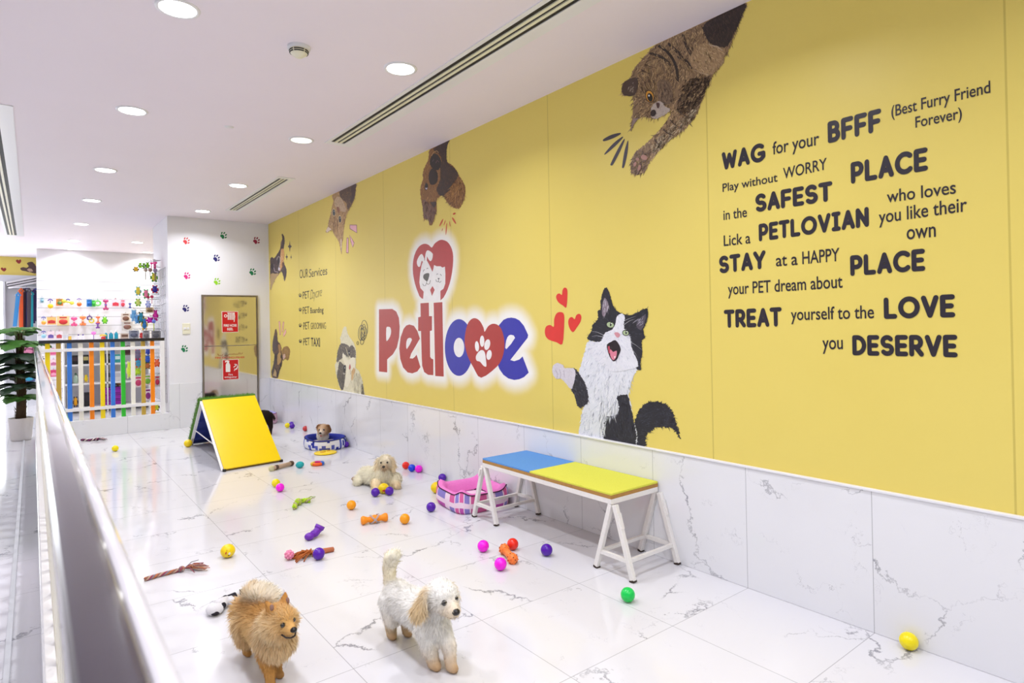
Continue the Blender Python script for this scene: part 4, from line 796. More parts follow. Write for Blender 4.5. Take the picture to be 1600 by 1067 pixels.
def bed(name, label, cx, cy, rx, ry, ex, rot, h, th, matfn, lin_m, cush_m, pip_m, hfn=lambda a: 1, n=96):
    t = thing(name, label, 'dog bed', (cx, cy, 0))
    outer = [(1-.02, .0), (1-.004, h*.12), (1, h*.3), (1, h*.55), (1-.004, h*.8), (1-.012, h*.96)]
    inner = [(1-.012, h*.96), (1-th*.4, h*1.05), (1-th*.75, h*1.0), (1-th, h*.8), (1-th*1.05, h*.4)]
    weld(ringbed(cx, cy, rx, ry, ex, rot, outer, n, matfn, hfn).build('side_wall', t)); weld(ringbed(cx, cy, rx, ry, ex, rot, inner, n, lambda i, k: lin_m(k) if callable(lin_m) else lin_m, hfn).build('lining', t))
    cu = ringbed(cx, cy, rx, ry, ex, rot, [(1-th*.95, h*.3), (1-th*1.2, h*.42), (1-th*1.5, h*.45)], n, lambda i, k: cush_m)
    P = [Vector((cx+(math.copysign(abs(math.cos(a))**(2/ex), math.cos(a))*(rx-th*1.5))*math.cos(rot)-(math.copysign(abs(math.sin(a))**(2/ex), math.sin(a))*(ry-th*1.5))*math.sin(rot), cy+(math.copysign(abs(math.cos(a))**(2/ex), math.cos(a))*(rx-th*1.5))*math.sin(rot)+(math.copysign(abs(math.sin(a))**(2/ex), math.sin(a))*(ry-th*1.5))*math.cos(rot), h*.45)) for a in [2*math.pi*k/n for k in range(n)]]
    cu.add(P+[Vector((cx, cy, h*.47))], [(k, (k+1) % n, n) for k in range(n)], cush_m, True); weld(cu.build('cushion', t))
    pp = [Vector((cx+(math.copysign(abs(math.cos(a))**(2/ex), math.cos(a))*(rx-.01))*math.cos(rot)-(math.copysign(abs(math.sin(a))**(2/ex), math.sin(a))*(ry-.01))*math.sin(rot), cy+(math.copysign(abs(math.cos(a))**(2/ex), math.cos(a))*(rx-.01))*math.sin(rot)+(math.copysign(abs(math.sin(a))**(2/ex), math.sin(a))*(ry-.01))*math.cos(rot), h*.97*hfn(a))) for a in [2*math.pi*k/n for k in range(n)]]
    MB().tube(pp, .004, pip_m, 6, True).build('piping', t); return t
random.seed(3); plaid = {}
def blue_fn(i, k):
    key = (k//3, (i+1)//2 if (k//3) % 2 else i//2)
    if key not in plaid: plaid[key] = random.choice([F_blue, F_ivory, F_ivory, F_ivory, F_blue, F_navy])
    return F_ivory if k % 3 == 0 and random.random() < .6 else plaid[key]
bed('dog_bed', 'blue and white patterned oval dog bed with the puppy in it', 2.62, 6.86, .22, .28, 2.2, 0, .12, .05, blue_fn, F_navy, F_beige, F_dkpip, lambda a: 1-.12*math.cos(a+math.pi*.75)**2)
F_pk = fab('pink_plush', (240, 132, 206), .12); F_rose = fab('rose_patch', (224, 100, 164)); F_lil = fab('lilac_patch', (146, 132, 206)); F_mag = fab('magenta_patch', (196, 84, 176)); F_pl = fab('pale_pink_line', (246, 220, 236)); F_mar = fab('maroon_piping', (70, 30, 60))
def pink_fn(i, k):
    if k % 5 == 0: return F_pl
    if i == 2: return F_pl
    return ([F_rose, F_lil] if i > 2 else [F_mag, F_lil, F_rose])[(k//5) % (2 if i > 2 else 3)]
bed('dog_bed', 'pink patchwork dog bed under the blue end of the bench', 2.615, 3.88, .225, .24, 5, -.12, .125, .06, pink_fn, F_pk, F_pl, F_mar, lambda a: 1.06+.26*abs(math.sin(2*a))**3, 100)
F_w = fab('white_check', (236, 214, 226)); F_ck = fab('plum_check', (140, 60, 96)); F_lv = fab('lavender_fleece', (170, 166, 222))
bed('dog_bed', 'plum gingham dog bed in the far corner behind the ramp', 2.62, 9.2, .16, .19, 4, 0, .15, .06, lambda i, k: F_ck if (k+i) % 2 else F_w, F_lv, F_lv, F_ck)
bed('dog_bed', 'lavender dog bed beside the plum gingham one against the end wall', 2.27, 9.42, .165, .18, 4, 0, .2, .06, lambda i, k: F_lv, F_lv, F_lv, F_lv)
# ================================================================== BALLS AND TOYS
PC = dict(yellow=(246, 226, 0), green=(4, 206, 84), magenta=(250, 12, 226), red=(246, 44, 28), purple=(84, 14, 170), orange=(255, 164, 8), blue=(10, 74, 226), teal=(40, 190, 190), dullred=(206, 60, 60))
BALLM = {}; BR_ = .0345
def ball(x, y, colr, label, r=BR_, grp=True):
    p = onZ(x, y, r)
    if (colr, r) in BALLM:
        o = bpy.data.objects.new('ball', BALLM[(colr, r)]); COL.objects.link(o); o.location = p; ORG[o.name] = p; tag(o, label, 'ball')
    else:
        mb = MB(); mb.sphere(p, r, plain('ball_'+colr, PC[colr], .22, .02), 36); o = mb.build('ball', None, p, label=label, cat='ball'); BALLM[(colr, r)] = o.data
    o.rotation_euler = (random.random(), random.random(), 0)
    if grp: o['group'] = 'small plastic balls scattered on the floor'
    return o
for a in ((1420, 1001.5, 'yellow', 'yellow plastic ball against the marble wall at lower right'), (981, 929, 'green', 'green plastic ball in front of the near trestle of the bench'), (755, 853, 'magenta', 'magenta ball left of the red ball and spiky bone'),
    (801, 850, 'red', 'red ball touching the back of the orange spiky bone'), (782, 881, 'magenta', 'magenta ball in front of the orange spiky bone'), (854, 859, 'purple', 'purple ball alone between the spiky bone and the bench'),
    (549, 789, 'orange', 'orange ball behind the orange rubber stick toy, on its left'), (632.5, 810.5, 'orange', 'orange ball right of the orange rubber stick toy'), (673.5, 792, 'purple', 'purple ball in front of the pink dog bed'),
    (586.5, 769, 'purple', 'purple ball at left paw of the lying cream dog'), (608.5, 767, 'purple', 'purple ball at right of the emoji ball before the cream dog'), (691, 746, 'purple', 'purple ball against the wall behind the large yellow ball'),
    (643.5, 731, 'blue', 'blue ball in the row of three right of the cream dog'), (634, 727, 'red', 'red ball in the row of three right of the cream dog'), (654, 732.5, 'magenta', 'magenta ball in the row of three right of the cream dog'),
    (498, 865, 'purple', 'purple ball resting on the brown tassel toy'), (437.5, 761.5, 'magenta', 'magenta ball in front of a yellow ball near the ramp'), (431, 754.5, 'yellow', 'yellow ball behind a magenta ball near the ramp'),
    (180, 700.5, 'yellow', 'yellow ball nearest the far curb on the left, closer to camera'), (198, 671, 'yellow', 'yellow ball lying against the marble curb under the fence'), (449, 664.5, 'yellow', 'yellow ball beside two purple balls behind the ramp'),
    (456.5, 665.5, 'purple', 'front purple ball beside a yellow ball by the far wall'), (455.5, 662.5, 'purple', 'rear purple ball beside a yellow ball by the far wall'), (477, 669.5, 'dullred', 'red ball left of the puppy bed'),
    (540.5, 694, 'purple', 'purple ball at right side of the puppy bed'), (543.5, 690.5, 'green', 'green ball behind a purple ball beside the puppy bed'), (520.5, 669.5, 'blue', 'blue ball behind the puppy and its bed')):
    ball(*a)
M_emo = plain('emoji_yellow', (248, 214, 0), .35, .03); M_ink2 = mat('face_black', (24, 18, 14), .5); M_fr = mat('face_red', (196, 40, 20), .5); M_fw = mat('face_white', (250, 246, 240), .5)
def emoji(x, y, r, label, face=None, flat=.88):
    p = onZ(x, y, r*.93); t = thing('emoji_ball', label, 'ball', p); MB().sphere(p, (r, r, r*.95), M_emo, 36).build('body', t)
    if face:
        n = face.normalized(); a = n.cross(Vector((0, 0, 1))).normalized(); b = a.cross(n)
        def spot(u, v, su, sv, m, nm):
            d = (n+a*u+b*v).normalized(); q = p+Vector((d.x*r, d.y*r, d.z*r*.95))*.985; M3 = Matrix((a*1, b*1, d)).transposed(); MB().sphere(q, (su*r, sv*r, .03*r), m, 14, M3).build(nm, t)
        return spot
e = emoji(356, 860.5, .041, 'yellow emoji ball with one eye and red mouth at left', Vector((.12, -1, -.12)))
e(.12, -.02, .15, .2, M_fw, 'eye'); e(.1, -.06, .08, .12, M_ink2, 'pupil'); e(.2, -.3, .15, .08, M_ink2, 'brow'); e(.62, .12, .15, .2, M_fr, 'mouth'); e(.55, .5, .025, .18, M_ink2, 'brow')
e = emoji(599.5, 763, .044, 'yellow emoji ball with red mouth between two purple balls', Vector((-.45, -1, -.1)))
e(.0, -.1, .3, .2, M_fr, 'mouth'); e(.02, -.2, .17, .1, M_emo, 'tongue'); e(.22, -.5, .14, .06, M_ink2, 'eye'); e(-.2, -.5, .14, .06, M_ink2, 'eye')
emoji(682, 761.5, .047, 'large yellow ball left of the pink dog bed'); emoji(294, 692.5, .046, 'yellow ball at the rear foot of the ramp')
# yellow flying disc with a smile
p = onZ(508.5, 707, .008); t = thing('toy_disc', 'flat yellow smiley disc on floor in front of the puppy bed', 'toy', p)
MB().lathe([(0, .008), (.1, .008), (.118, .004), (.118, -.004), (.1, -.008), (0, -.008)], p, M_emo, 40).build('body', t)
for q in ([(-.05, .02), (-.03, -.0), (-.0, -.005)], [(.03, .03), (.05, .035), (.065, .03)]): MB().tube([p+Vector((x, y, .0085)) for x, y in q], .004, M_fr, 6).build('smile_mark', t)
def plast(nm, c, r=.35): return plain(nm, c, r, .04)
# orange rubber stick with grey cord cross
p = onZ(585, 810.5, .03); M_or = plast('orange_rubber', (255, 148, 10), .5); t = thing('stick_toy', 'orange rubber stick toy with grey cord crossed round its middle', 'toy', p); ax = Vector((.86, -.51, 0))
A, B = onZ(564, 813, .03), onZ(605, 807, .03); ax = (B-A).normalized(); L = (B-A).length/2
MB().lathe([(0, -L*1.02), (.024, -L*.99), (.03, -L*.86), (.027, -L*.74), (.018, -L*.5), (.021, -L*.3), (.028, 0), (.021, L*.3), (.018, L*.5), (.027, L*.74), (.03, L*.86), (.024, L*.99), (0, L*1.02)], p, M_or, 28, ax).build('body', t)
M_cord = fab('grey_cord', (196, 190, 196)); sd = ax.cross(Vector((0, 0, 1)))
for s_ in (-1, 1):
    for o_ in (-.004, .004):
        MB().tube([p+ax*(s_*L*.33*math.cos(a)+o_)+(sd*math.cos(a+math.pi/2)+Vector((0, 0, 1))*math.sin(a+math.pi/2))*.03 for a in [2*math.pi*k/28 for k in range(28)]], .0022, M_cord, 6, True).build('cord', t)
# orange spiky bone
A, B = onZ(788, 858, .03), onZ(801, 873, .026); t = thing('bone_toy', 'orange spiky rubber bone toy between red and magenta balls', 'toy', (A+B)/2); M_sb = plast('spiky_orange', (255, 132, 54), .4); mb = MB(); mb.tube([A, B], .021, M_sb, 16)
nb = MB(); M_nub = plast('nub_dark', (150, 60, 20), .5)
for c_ in (A, B):
    mb.sphere(c_, .031, M_sb, 22)
    for k in range(34):
        zz = 1-2*(k+.5)/34; th = k*2.39996; d = Vector((math.sqrt(1-zz*zz)*math.cos(th), math.sqrt(1-zz*zz)*math.sin(th), zz)); (nb if k % 2 else mb).sphere(c_+d*.031, .0042, M_nub if k % 2 else M_sb, 8)
mb.build('body', t); nb.build('nubs', t)
# purple boot
p = onZ(490, 834, .025); t = thing('boot_toy', 'purple rubber boot toy on floor behind the pink flower ball', 'toy', p); M_pu = plast('purple_rubber', (112, 36, 176), .45); A, B = onZ(483.5, 838, .024), onZ(499, 829, .034); mb = MB()
mb.sphere(A, (.032, .028, .024), M_pu, 20).sphere(A.lerp(B, .5), (.03, .026, .024), M_pu, 20).tube([A.lerp(B, .35), A.lerp(B, .7)+Vector((0, 0, .004)), A.lerp(B, 1.0)+Vector((0, 0, .018))], [.022, .024, .027], M_pu, 18); mb.build('boot', t); MB().tube([B+Vector((-.004, 0, .012)), B+Vector((.008, 0, .032))], [.03, .031], M_pu, 18).build('cuff', t)
# pink flower ball
p = onZ(452, 866.5, .03); t = thing('flower_ball', 'small pale pink knobbly ball beside the brown tassel toy', 'toy', p); M_pf = fab('pale_pink_rubber', (248, 150, 184)); mb = MB(); mb.sphere(p, .021, M_pf, 16)
for k in range(26):
    zz = 1-2*(k+.5)/26; th = k*2.39996; d = Vector((math.sqrt(1-zz*zz)*math.cos(th), math.sqrt(1-zz*zz)*math.sin(th), zz)); mb.sphere(p+d*.021, (.0085, .0085, .0085), M_pf, 10)
mb.build('body', t)
# brown tassel toy
A, B = onZ(521, 858, .014), onZ(487, 864, .016); t = thing('tassel_toy', 'brown rope tassel toy lying behind a purple ball', 'toy', B); M_bt = fab('rust_rope', (176, 94, 36)); M_rod = fab('tan_rod', (190, 112, 76))
MB().tube([A+(A-B)*.04, A, A.lerp(B, .5), B], [.004, .014, .016, .013], M_rod, 14).build('handle', t); mb = MB(); random.seed(5); E0 = onZ(456, 873, .006)
for k in range(36):
    e_ = E0+(Vector((random.gauss(.06, .045), random.gauss(-.01, .035), 0)))*random.random()**.3; e_.z = .004; mid_ = B.lerp(e_, .4)+Vector((random.gauss(0, .01), random.gauss(0, .01), random.uniform(.008, .028)))
    mb.tube([B, mid_, mid_.lerp(e_, .6)+Vector((0, 0, .004)), e_], .0036, M_bt, 5)
mb.build('tassel', t)
# multicoloured rope toys
def rope(name, label, pts, cols, r=.012, knot=None, fray=None, nfray=26, cat='toy'):
    P = [onZ(x, y, r) for x, y in pts]; t = thing(name, label, cat, P[0]); ms = [fab('strand_%d_%d_%d' % c, c) for c in cols]; mb = MB(); n = 30
    for s_, m in enumerate(ms):
        path = []
        for i in range(n):
            u = i/(n-1)*(len(P)-1); k = min(int(u), len(P)-2); q = P[k].lerp(P[k+1], u-k); d = (P[k+1]-P[k]).normalized(); sd = d.cross(Vector((0, 0, 1))); a = i*.55+s_*2*math.pi/len(ms)
            path.append(q+sd*math.cos(a)*r*.55+Vector((0, 0, 1))*math.sin(a)*r*.55)
        mb.tube(path, r*.5, m, 7)
    mb.build('braid', t)
    if knot:
        kp = onZ(*knot, r*1.5); kb = MB()
        for k in range(9):
            a = Vector((random.gauss(0, 1), random.gauss(0, 1), random.gauss(0, 1))).normalized(); b = a.orthogonal().normalized(); c_ = a.cross(b); kb.tube([kp+(b*math.cos(q)+c_*math.sin(q))*r*1.15 for q in [2*math.pi*i/14 for i in range(14)]], r*.42, ms[k % len(ms)], 6, True)
        kb.build('knot', t)
    if fray:
        fb = MB(); S0 = onZ(*fray[0], r); E_ = onZ(*fray[1], r*.6)
        for k in range(nfray):
            e_ = E_+Vector((random.gauss(0, .02), random.gauss(0, .03), 0)); e_.z = random.uniform(.003, .03); fb.tube([S0, S0.lerp(e_, .5)+Vector((0, 0, random.uniform(0, .018))), e_], .0022, ms[k % len(ms)], 5)
        fb.build('frayed_end', t)
    return t
random.seed(11)
rope('rope_toy', 'multicoloured braided rope toy with frayed end left of the pomeranian', [(226, 905), (250, 898), (282, 890)], [(150, 104, 88), (196, 116, 70), (138, 130, 142), (156, 66, 88), (196, 166, 146)], .011, (284, 889), ((288, 888), (316, 888)), 34)
for o in [x for x in COL.objects if x.name.startswith('frayed_end')]: pass
rope('rope_toy', 'dark tangled rope toy on floor below the fence curb', [(127, 687), (140, 687.5), (152, 686)], [(70, 44, 60), (236, 214, 206), (60, 36, 44), (140, 50, 110)], .014, (152, 686), ((150, 686), (164, 687)), 22)
rope('rope_toy', 'lime green and khaki rope toy on floor between ramp and cream dog', [(460, 793), (462, 786), (472, 782), (484, 782)], [(190, 214, 60), (170, 224, 10), (176, 170, 120)], .018, (466, 784), ((478, 782), (487, 780)), 10)
# cloth stick, teal egg, ring of many colours
A, B = onZ(424, 732, .024), onZ(455, 724, .024); t = thing('cloth_toy', 'beige cloth bone toy with brown bands at the foot of the ramp', 'toy', (A+B)/2); F_cb = fab('pale_cloth', (214, 208, 160)); F_br = fab('brown_cloth', (96, 74, 60)); F_tan = fab('tan_cloth', (194, 166, 140))
mb = MB(); mb.tube([A, B], .02, F_tan, 14); mb.build('roll', t); MB().sphere(A, (.026, .026, .031), F_cb, 16).build('end_pad', t); MB().sphere(B, (.03, .024, .026), F_br, 16).build('end_pad', t); MB().tube([A.lerp(B, .18), A.lerp(B, .3)], .0225, F_br, 14).build('band', t)
p = onZ(468.5, 726, .03); t = thing('egg_toy', 'teal ribbed egg toy between the cloth bone and the coloured ring', 'toy', p); M_te = plast('teal_rubber', (44, 188, 192), .4); mb = MB(); mb.sphere(p, (.037, .029, .028), M_te, 22)
for k in range(7): mb.tube([p+Vector((.037*math.cos(a)*1.02, .029*math.sin(a)*math.cos(k*math.pi/7)*1.03, .028*math.sin(a)*math.sin(k*math.pi/7)*1.03)) for a in [2*math.pi*i/22 for i in range(22)]], .0028, M_te, 5, True)
mb.build('body', t)
p = onZ(496, 724, .016); t = thing('ring_toy', 'chewing ring toy of orange, yellow, purple and blue segments', 'toy', p); segc = [(250, 96, 20), (226, 190, 50), (206, 30, 120), (20, 100, 200)]
for k, c_ in enumerate(segc):
    a0 = [3.6, 1.9, .35, 5.2][k]; MB().tube([p+Vector((.052*math.cos(a0+q*.15), .052*math.sin(a0+q*.15), 0)) for q in range(11)], .016, plast('ring_seg_%d' % c_[0], c_, .45), 12).build('segment', t)
# black and white cow print plush
def cow():
    if 'cow_plush' in MC: return MC['cow_plush']
    s = NT('cow_plush', .95); tc = s.n('ShaderNodeTexCoord'); v = s.n('ShaderNodeTexNoise', i_Scale=17.0, i_Detail=0.5); s.l(tc, 'Object', v, 'Vector'); k = s.math('GREATER_THAN', v.outputs['Fac'], .53)
    nz = s.n('ShaderNodeTexNoise', i_Scale=200.0); s.l(tc, 'Object', nz, 'Vector'); bp = s.n('ShaderNodeBump', i_Strength=.7, i_Distance=.004); s.l(nz, 'Fac', bp, 'Height'); s.l(bp, 0, s.b, 'Normal')
    s.t.links.new(s.mix(k, rgb(226, 224, 228), rgb(36, 32, 42)), s.b.inputs['Base Color']); return s.m
p = onZ(348, 945, .025); t = thing('plush_toy', 'black and white cow print plush bone behind the pomeranian', 'toy', p); mb = MB()
A, B, C_ = onZ(336, 951, .026), onZ(352, 938, .03), onZ(368, 932, .024); D_ = onZ(366, 940, .022); E_ = onZ(436, 925, .02)
mb.sphere(A, (.04, .042, .028), cow(), 20).tube([A, B], [.03, .024], cow(), 14).sphere(B, (.022, .026, .024), cow(), 16); mb.build('head_end', t)
MB().tube([B, C_, C_+Vector((.04, .06, -.004)), E_], [.02, .022, .02, .018], cow(), 14).build('arm', t); MB().tube([B, D_, D_+Vector((.04, .0, -.002))], [.018, .021, .016], cow(), 14).build('arm', t); MB().sphere(E_, (.028, .026, .02), cow(), 14).build('tip', t)
# ================================================================== PLANT
random.seed(21)
pl = thing('potted_plant', 'tall artificial plant with tiers of fan leaves in a white pot by the corridor', 'plant', (-.125, 10.02, 0)); px_, py_ = -.125, 10.02
M_pot = plain('speckled_pot', (228, 222, 218), .6, .06, 120); M_bark = plain('mossy_bark', (70, 52, 30), .9, .4, 60, .6); M_leaf = plain('leaf_green', (70, 122, 46), .55, .2, 18); M_leafd = plain('leaf_dark', (38, 62, 40), .5, .2, 18); M_stem = plain('leaf_stem', (110, 132, 70), .6)
MB().lathe([(0, 0), (.1, 0), (.108, .02), (.128, .27), (.132, .285), (.12, .285), (.116, .25), (0, .245)], (px_, py_, 0), M_pot, 36).build('pot', pl)
mb = MB(); mb.tube([(px_, py_, .24), (px_+.01, py_, .6), (px_-.005, py_, 1.0), (px_, py_, 1.36)], [.055, .05, .045, .03], M_bark, 14)
for k in range(120):
    z = random.uniform(.26, 1.3); a = random.random()*6.28; q = Vector((px_+.05*math.cos(a), py_+.05*math.sin(a), z)); mb.tube([q, q+Vector((.02*math.cos(a), .02*math.sin(a), .05))], [.006, .001], M_bark, 5)
mb.build('trunk', pl)
def leaf(base, az, L, w, droop, m, stem_from):
    mb = MB(); n, c = 12, 5; d = Vector((math.cos(az), math.sin(az), 0)); s_ = Vector((-math.sin(az), math.cos(az), 0)); V = []
    mb.tube([stem_from, stem_from.lerp(base, .5)+Vector((0, 0, .02)), base], .004, M_stem, 5)
    for i in range(n+1):
        u = i/n; hw = w*math.sin(math.pi*min(1, u*.92+.08))**.8*(1+.16*math.cos(i*math.pi)); 
        for j in range(-c, c+1):
            v = j/c; V.append(base+d*L*u+s_*hw*v+Vector((0, 0, -droop*L*u*u-.16*w*v*v+.02*math.sin(u*3)+.006*(j % 2))))
    W_ = 2*c+1; mb.add(V, [(i*W_+j, i*W_+j+1, (i+1)*W_+j+1, (i+1)*W_+j) for i in range(n) for j in range(W_-1)], m, True); return mb
tiers = [(1.36, 9, .27, .12, .16, M_leaf), (1.22, 9, .3, .13, .24, M_leaf), (1.05, 9, .31, .14, .45, M_leafd), (.92, 8, .27, .12, .34, M_leafd), (.79, 8, .25, .11, .3, M_leafd), (.66, 8, .25, .11, .26, M_leafd), (.52, 8, .23, .11, .28, M_leaf)]
for z, n, L, wd, dr, m in tiers:
    for k in range(n):
        a = 2*math.pi*k/n+random.uniform(-.3, .3); r0 = .06; base = Vector((px_+r0*math.cos(a), py_+r0*math.sin(a), z+random.uniform(-.03, .03)+.03)); leaf(base, a, L*random.uniform(.85, 1.12)*(.55 if -1.75 < (a+math.pi) % (2*math.pi)-math.pi < .45 else 1), wd, dr, m, Vector((px_+.03*math.cos(a), py_+.03*math.sin(a), z-.12))).build('leaf', pl)
# ================================================================== DOGS
M_coat = attr_mat('dog_hair', .75, 0, spec=.2); _t = M_coat.node_tree; _b = _t.nodes['Principled BSDF']; _o = _t.nodes['Material Output']; _tr = _t.nodes.new('ShaderNodeBsdfTranslucent'); _mx = _t.nodes.new('ShaderNodeMixShader'); _mx.inputs[0].default_value = .3
_t.links.new(_t.nodes['Color Attribute'].outputs['Color'], _tr.inputs['Color']); _t.links.new(_b.outputs[0], _mx.inputs[1]); _t.links.new(_tr.outputs[0], _mx.inputs[2]); _t.links.new(_mx.outputs[0], _o.inputs['Surface'])
M_skin = attr_mat('dog_skin', .85, 60, .06, spec=.2)
M_nose = mat('dog_nose', (22, 18, 20), .3); M_eye = mat('dog_eye', (16, 10, 9), .06, 0, .6, .6); M_lip = mat('dog_lip', (34, 22, 22), .5); M_tongue = plain('dog_tongue', (196, 92, 100), .45)
def cap(a, b, ra, rb, col, ln=.02, flow=(0, 0, -1), lift=.5, dens=1, tip=None, hair=True): return dict(a=np.array(a, float), b=np.array(b, float), ra=ra, rb=rb, col=np.array([lin(c) for c in col]), tip=np.array([lin(c) for c in (tip or col)]), ln=ln if hair else 0, flow=np.array(flow, float), lift=lift, dens=dens)
def blob(caps, voxel, smooth=5):
    """one continuous skin over tapered limbs"""
    bm = bmesh.new()
    for c in caps:
        A, B = Vector(c['a']), Vector(c['b']); d = (B-A).length; n = max(1, int(d/(min(c['ra'], c['rb'])*.35)))
        for i in range(n+1):
            t = i/n; r = c['ra']+(c['rb']-c['ra'])*t; bmesh.ops.create_icosphere(bm, subdivisions=2, radius=r, matrix=Matrix.Translation(A.lerp(B, t)))
    me = bpy.data.meshes.new('body'); bm.to_mesh(me); bm.free(); o = bpy.data.objects.new('body', me); COL.objects.link(o)
    m = o.modifiers.new('r', 'REMESH'); m.mode = 'VOXEL'; m.voxel_size = voxel; m2 = o.modifiers.new('s', 'SMOOTH'); m2.iterations = smooth; m2.factor = .5
    dg = bpy.context.evaluated_depsgraph_get(); dg.update(); out = bpy.data.meshes.new_from_object(o.evaluated_get(dg)); bpy.data.objects.remove(o); return out
def weights(P, caps, s):
    W = []
    for c in caps:
        ab = c['b']-c['a']; t = np.clip(((P-c['a'])@ab)/(ab@ab+1e-12), 0, 1); d = np.linalg.norm(P-(c['a']+t[:, None]*ab), axis=1)-(c['ra']+(c['rb']-c['ra'])*t); W.append(d)
    W = np.array(W).T; W = np.exp(-(W-W.min(1, keepdims=True))/s); return W/W.sum(1, keepdims=True)
def dog(label, loc, caps, nhair, voxel=.006, wid=.0018, seed=1, patch=None, blend=.008, droop=.35, jit=.3, smooth=5):
    rng = np.random.default_rng(seed); t = thing('dog', label, 'dog', loc); L = np.array(loc)
    me = blob(caps, voxel, smooth); n = len(me.vertices); P = np.empty(n*3); me.vertices.foreach_get('co', P); P = P.reshape(-1, 3)
    P[:, 2] = np.maximum(P[:, 2], .001)
    W = weights(P, caps, blend); C = W@np.array([c['col'] for c in caps])
    if patch is not None: C = patch(P, C)
    at = me.color_attributes.new('Col', 'FLOAT_COLOR', 'POINT'); at.data.foreach_set('color', np.hstack([C, np.ones((n, 1))]).ravel())
    me.calc_loop_triangles(); T = np.array([tuple(q.vertices) for q in me.loop_triangles]); VN = np.empty(n*3); me.vertices.foreach_get('normal', VN); VN = VN.reshape(-1, 3)
    A = P[T]; ar = np.linalg.norm(np.cross(A[:, 1]-A[:, 0], A[:, 2]-A[:, 0]), axis=1)/2; cw = weights(A.mean(1), caps, blend); ar = ar*(cw@np.array([c['dens']*(c['ln'] > 0) for c in caps])); pr = ar/ar.sum()
    idx = rng.choice(len(T), nhair, p=pr); u = rng.random((nhair, 2)); fl = u.sum(1) > 1; u[fl] = 1-u[fl]; b = np.stack([1-u.sum(1), u[:, 0], u[:, 1]], 1)
    S = (P[T[idx]]*b[:, :, None]).sum(1); N = (VN[T[idx]]*b[:, :, None]).sum(1); N /= np.linalg.norm(N, axis=1, keepdims=True)+1e-9
    w_ = weights(S, caps, blend); ln = (w_@np.array([c['ln'] for c in caps]))*rng.uniform(.55, 1.15, nhair); F = w_@np.array([c['flow'] for c in caps]); li = (w_@np.array([c['lift'] for c in caps]))[:, None]
    F = F-N*(F*N).sum(1, keepdims=True); F /= np.linalg.norm(F, axis=1, keepdims=True)+1e-6
    D = N*li+F*(1-li)+rng.normal(0, jit, (nhair, 3))*.5; D /= np.linalg.norm(D, axis=1, keepdims=True)+1e-9
    cr = w_@np.array([c['col'] for c in caps]); ct = w_@np.array([c['tip'] for c in caps])
    if patch is not None: cr = patch(S, cr); ct = patch(S, ct)
    K = 4; side = np.cross(N, D); side /= np.linalg.norm(side, axis=1, keepdims=True)+1e-9; roll = rng.normal(0, .45, (nhair, 1)); up = np.cross(D, side); side = side*np.cos(roll)+up*np.sin(roll)
    V = np.zeros((nhair, 2*K-1, 3)); CC = np.zeros((nhair, 2*K-1, 4)); CC[..., 3] = 1; NN = np.zeros((nhair, 2*K-1, 3)); br = rng.uniform(.82, 1.12, (nhair, 1)); g = np.array([0, 0, -1.])
    for k in range(K):
        q = k/(K-1); c = S-N*.002+D*ln[:, None]*q+(g*droop+F*.25)*(ln[:, None]*q*q*.6); w = wid*(1-.75*q)*rng.uniform(.7, 1.2, (nhair, 1)); c[:, 2] = np.maximum(c[:, 2], .002)
        col = (cr*(1-q)+ct*q)*br; nn = N*.7+D*.2+np.array([0, 0, .55]); nn /= np.linalg.norm(nn, axis=1, keepdims=True)
        if k < K-1: V[:, 2*k] = c-side*w; V[:, 2*k+1] = c+side*w; CC[:, 2*k, :3] = col; CC[:, 2*k+1, :3] = col; NN[:, 2*k] = nn; NN[:, 2*k+1] = nn
        else: V[:, 2*k] = c; CC[:, 2*k, :3] = col; NN[:, 2*k] = nn
    base = (np.arange(nhair)*(2*K-1))[:, None]; quads = [base+np.array([2*k, 2*k+2, 2*k+3, 2*k+1]) for k in range(K-2)]; tri = base+np.array([2*K-4, 2*K-2, 2*K-3])
    hm = bpy.data.meshes.new('coat'); faces = [tuple(f) for qd in quads for f in qd.tolist()]+[tuple(f) for f in tri.tolist()]
    hm.from_pydata((V.reshape(-1, 3)-L).tolist(), [], faces); hc = hm.color_attributes.new('Col', 'FLOAT_COLOR', 'POINT'); hc.data.foreach_set('color', CC.ravel())
    hm.polygons.foreach_set('use_smooth', [True]*len(faces)); hm.normals_split_custom_set_from_vertices(NN.reshape(-1, 3).tolist()); hm.materials.append(M_coat)
    me.vertices.foreach_set('co', (P-L).ravel()); me.materials.clear(); me.materials.append(M_skin); me.polygons.foreach_set('use_smooth', [True]*len(me.polygons)); me.update()
    bo = bpy.data.objects.new('body', me); COL.objects.link(bo); bo.parent = t; ho = bpy.data.objects.new('coat', hm); COL.objects.link(ho); ho.parent = t; ORG[bo.name] = ORG[ho.name] = Vector(loc); return t
V3 = lambda *a: np.array(a, float)
def face_parts(t, Hc, d, eye_r, eo, nose_o, nose_r, mouth=None, tongue=None, mr=.003):
    """eyes, nose and mouth; offsets are (forward, left, up) from the head centre"""
    d = Vector(d).normalized(); l = Vector((0, 0, 1)).cross(d).normalized(); u = d.cross(l); H = Vector(Hc); at = lambda o: H+d*o[0]+l*o[1]+u*o[2]
    for s in (-1, 1): MB().sphere(at((eo[0], eo[1]*s, eo[2])), eye_r, M_eye, 16).build('eye', t)
    MB().sphere(at(nose_o), (nose_r*1.1, nose_r*1.1, nose_r*.85), M_nose, 18).build('nose', t)
    if mouth: MB().tube([at(o) for o in mouth], mr, M_lip, 8).build('mouth', t)
    if tongue: MB().sphere(at(tongue), (.008, .008, .01), M_tongue, 12).build('tongue', t)
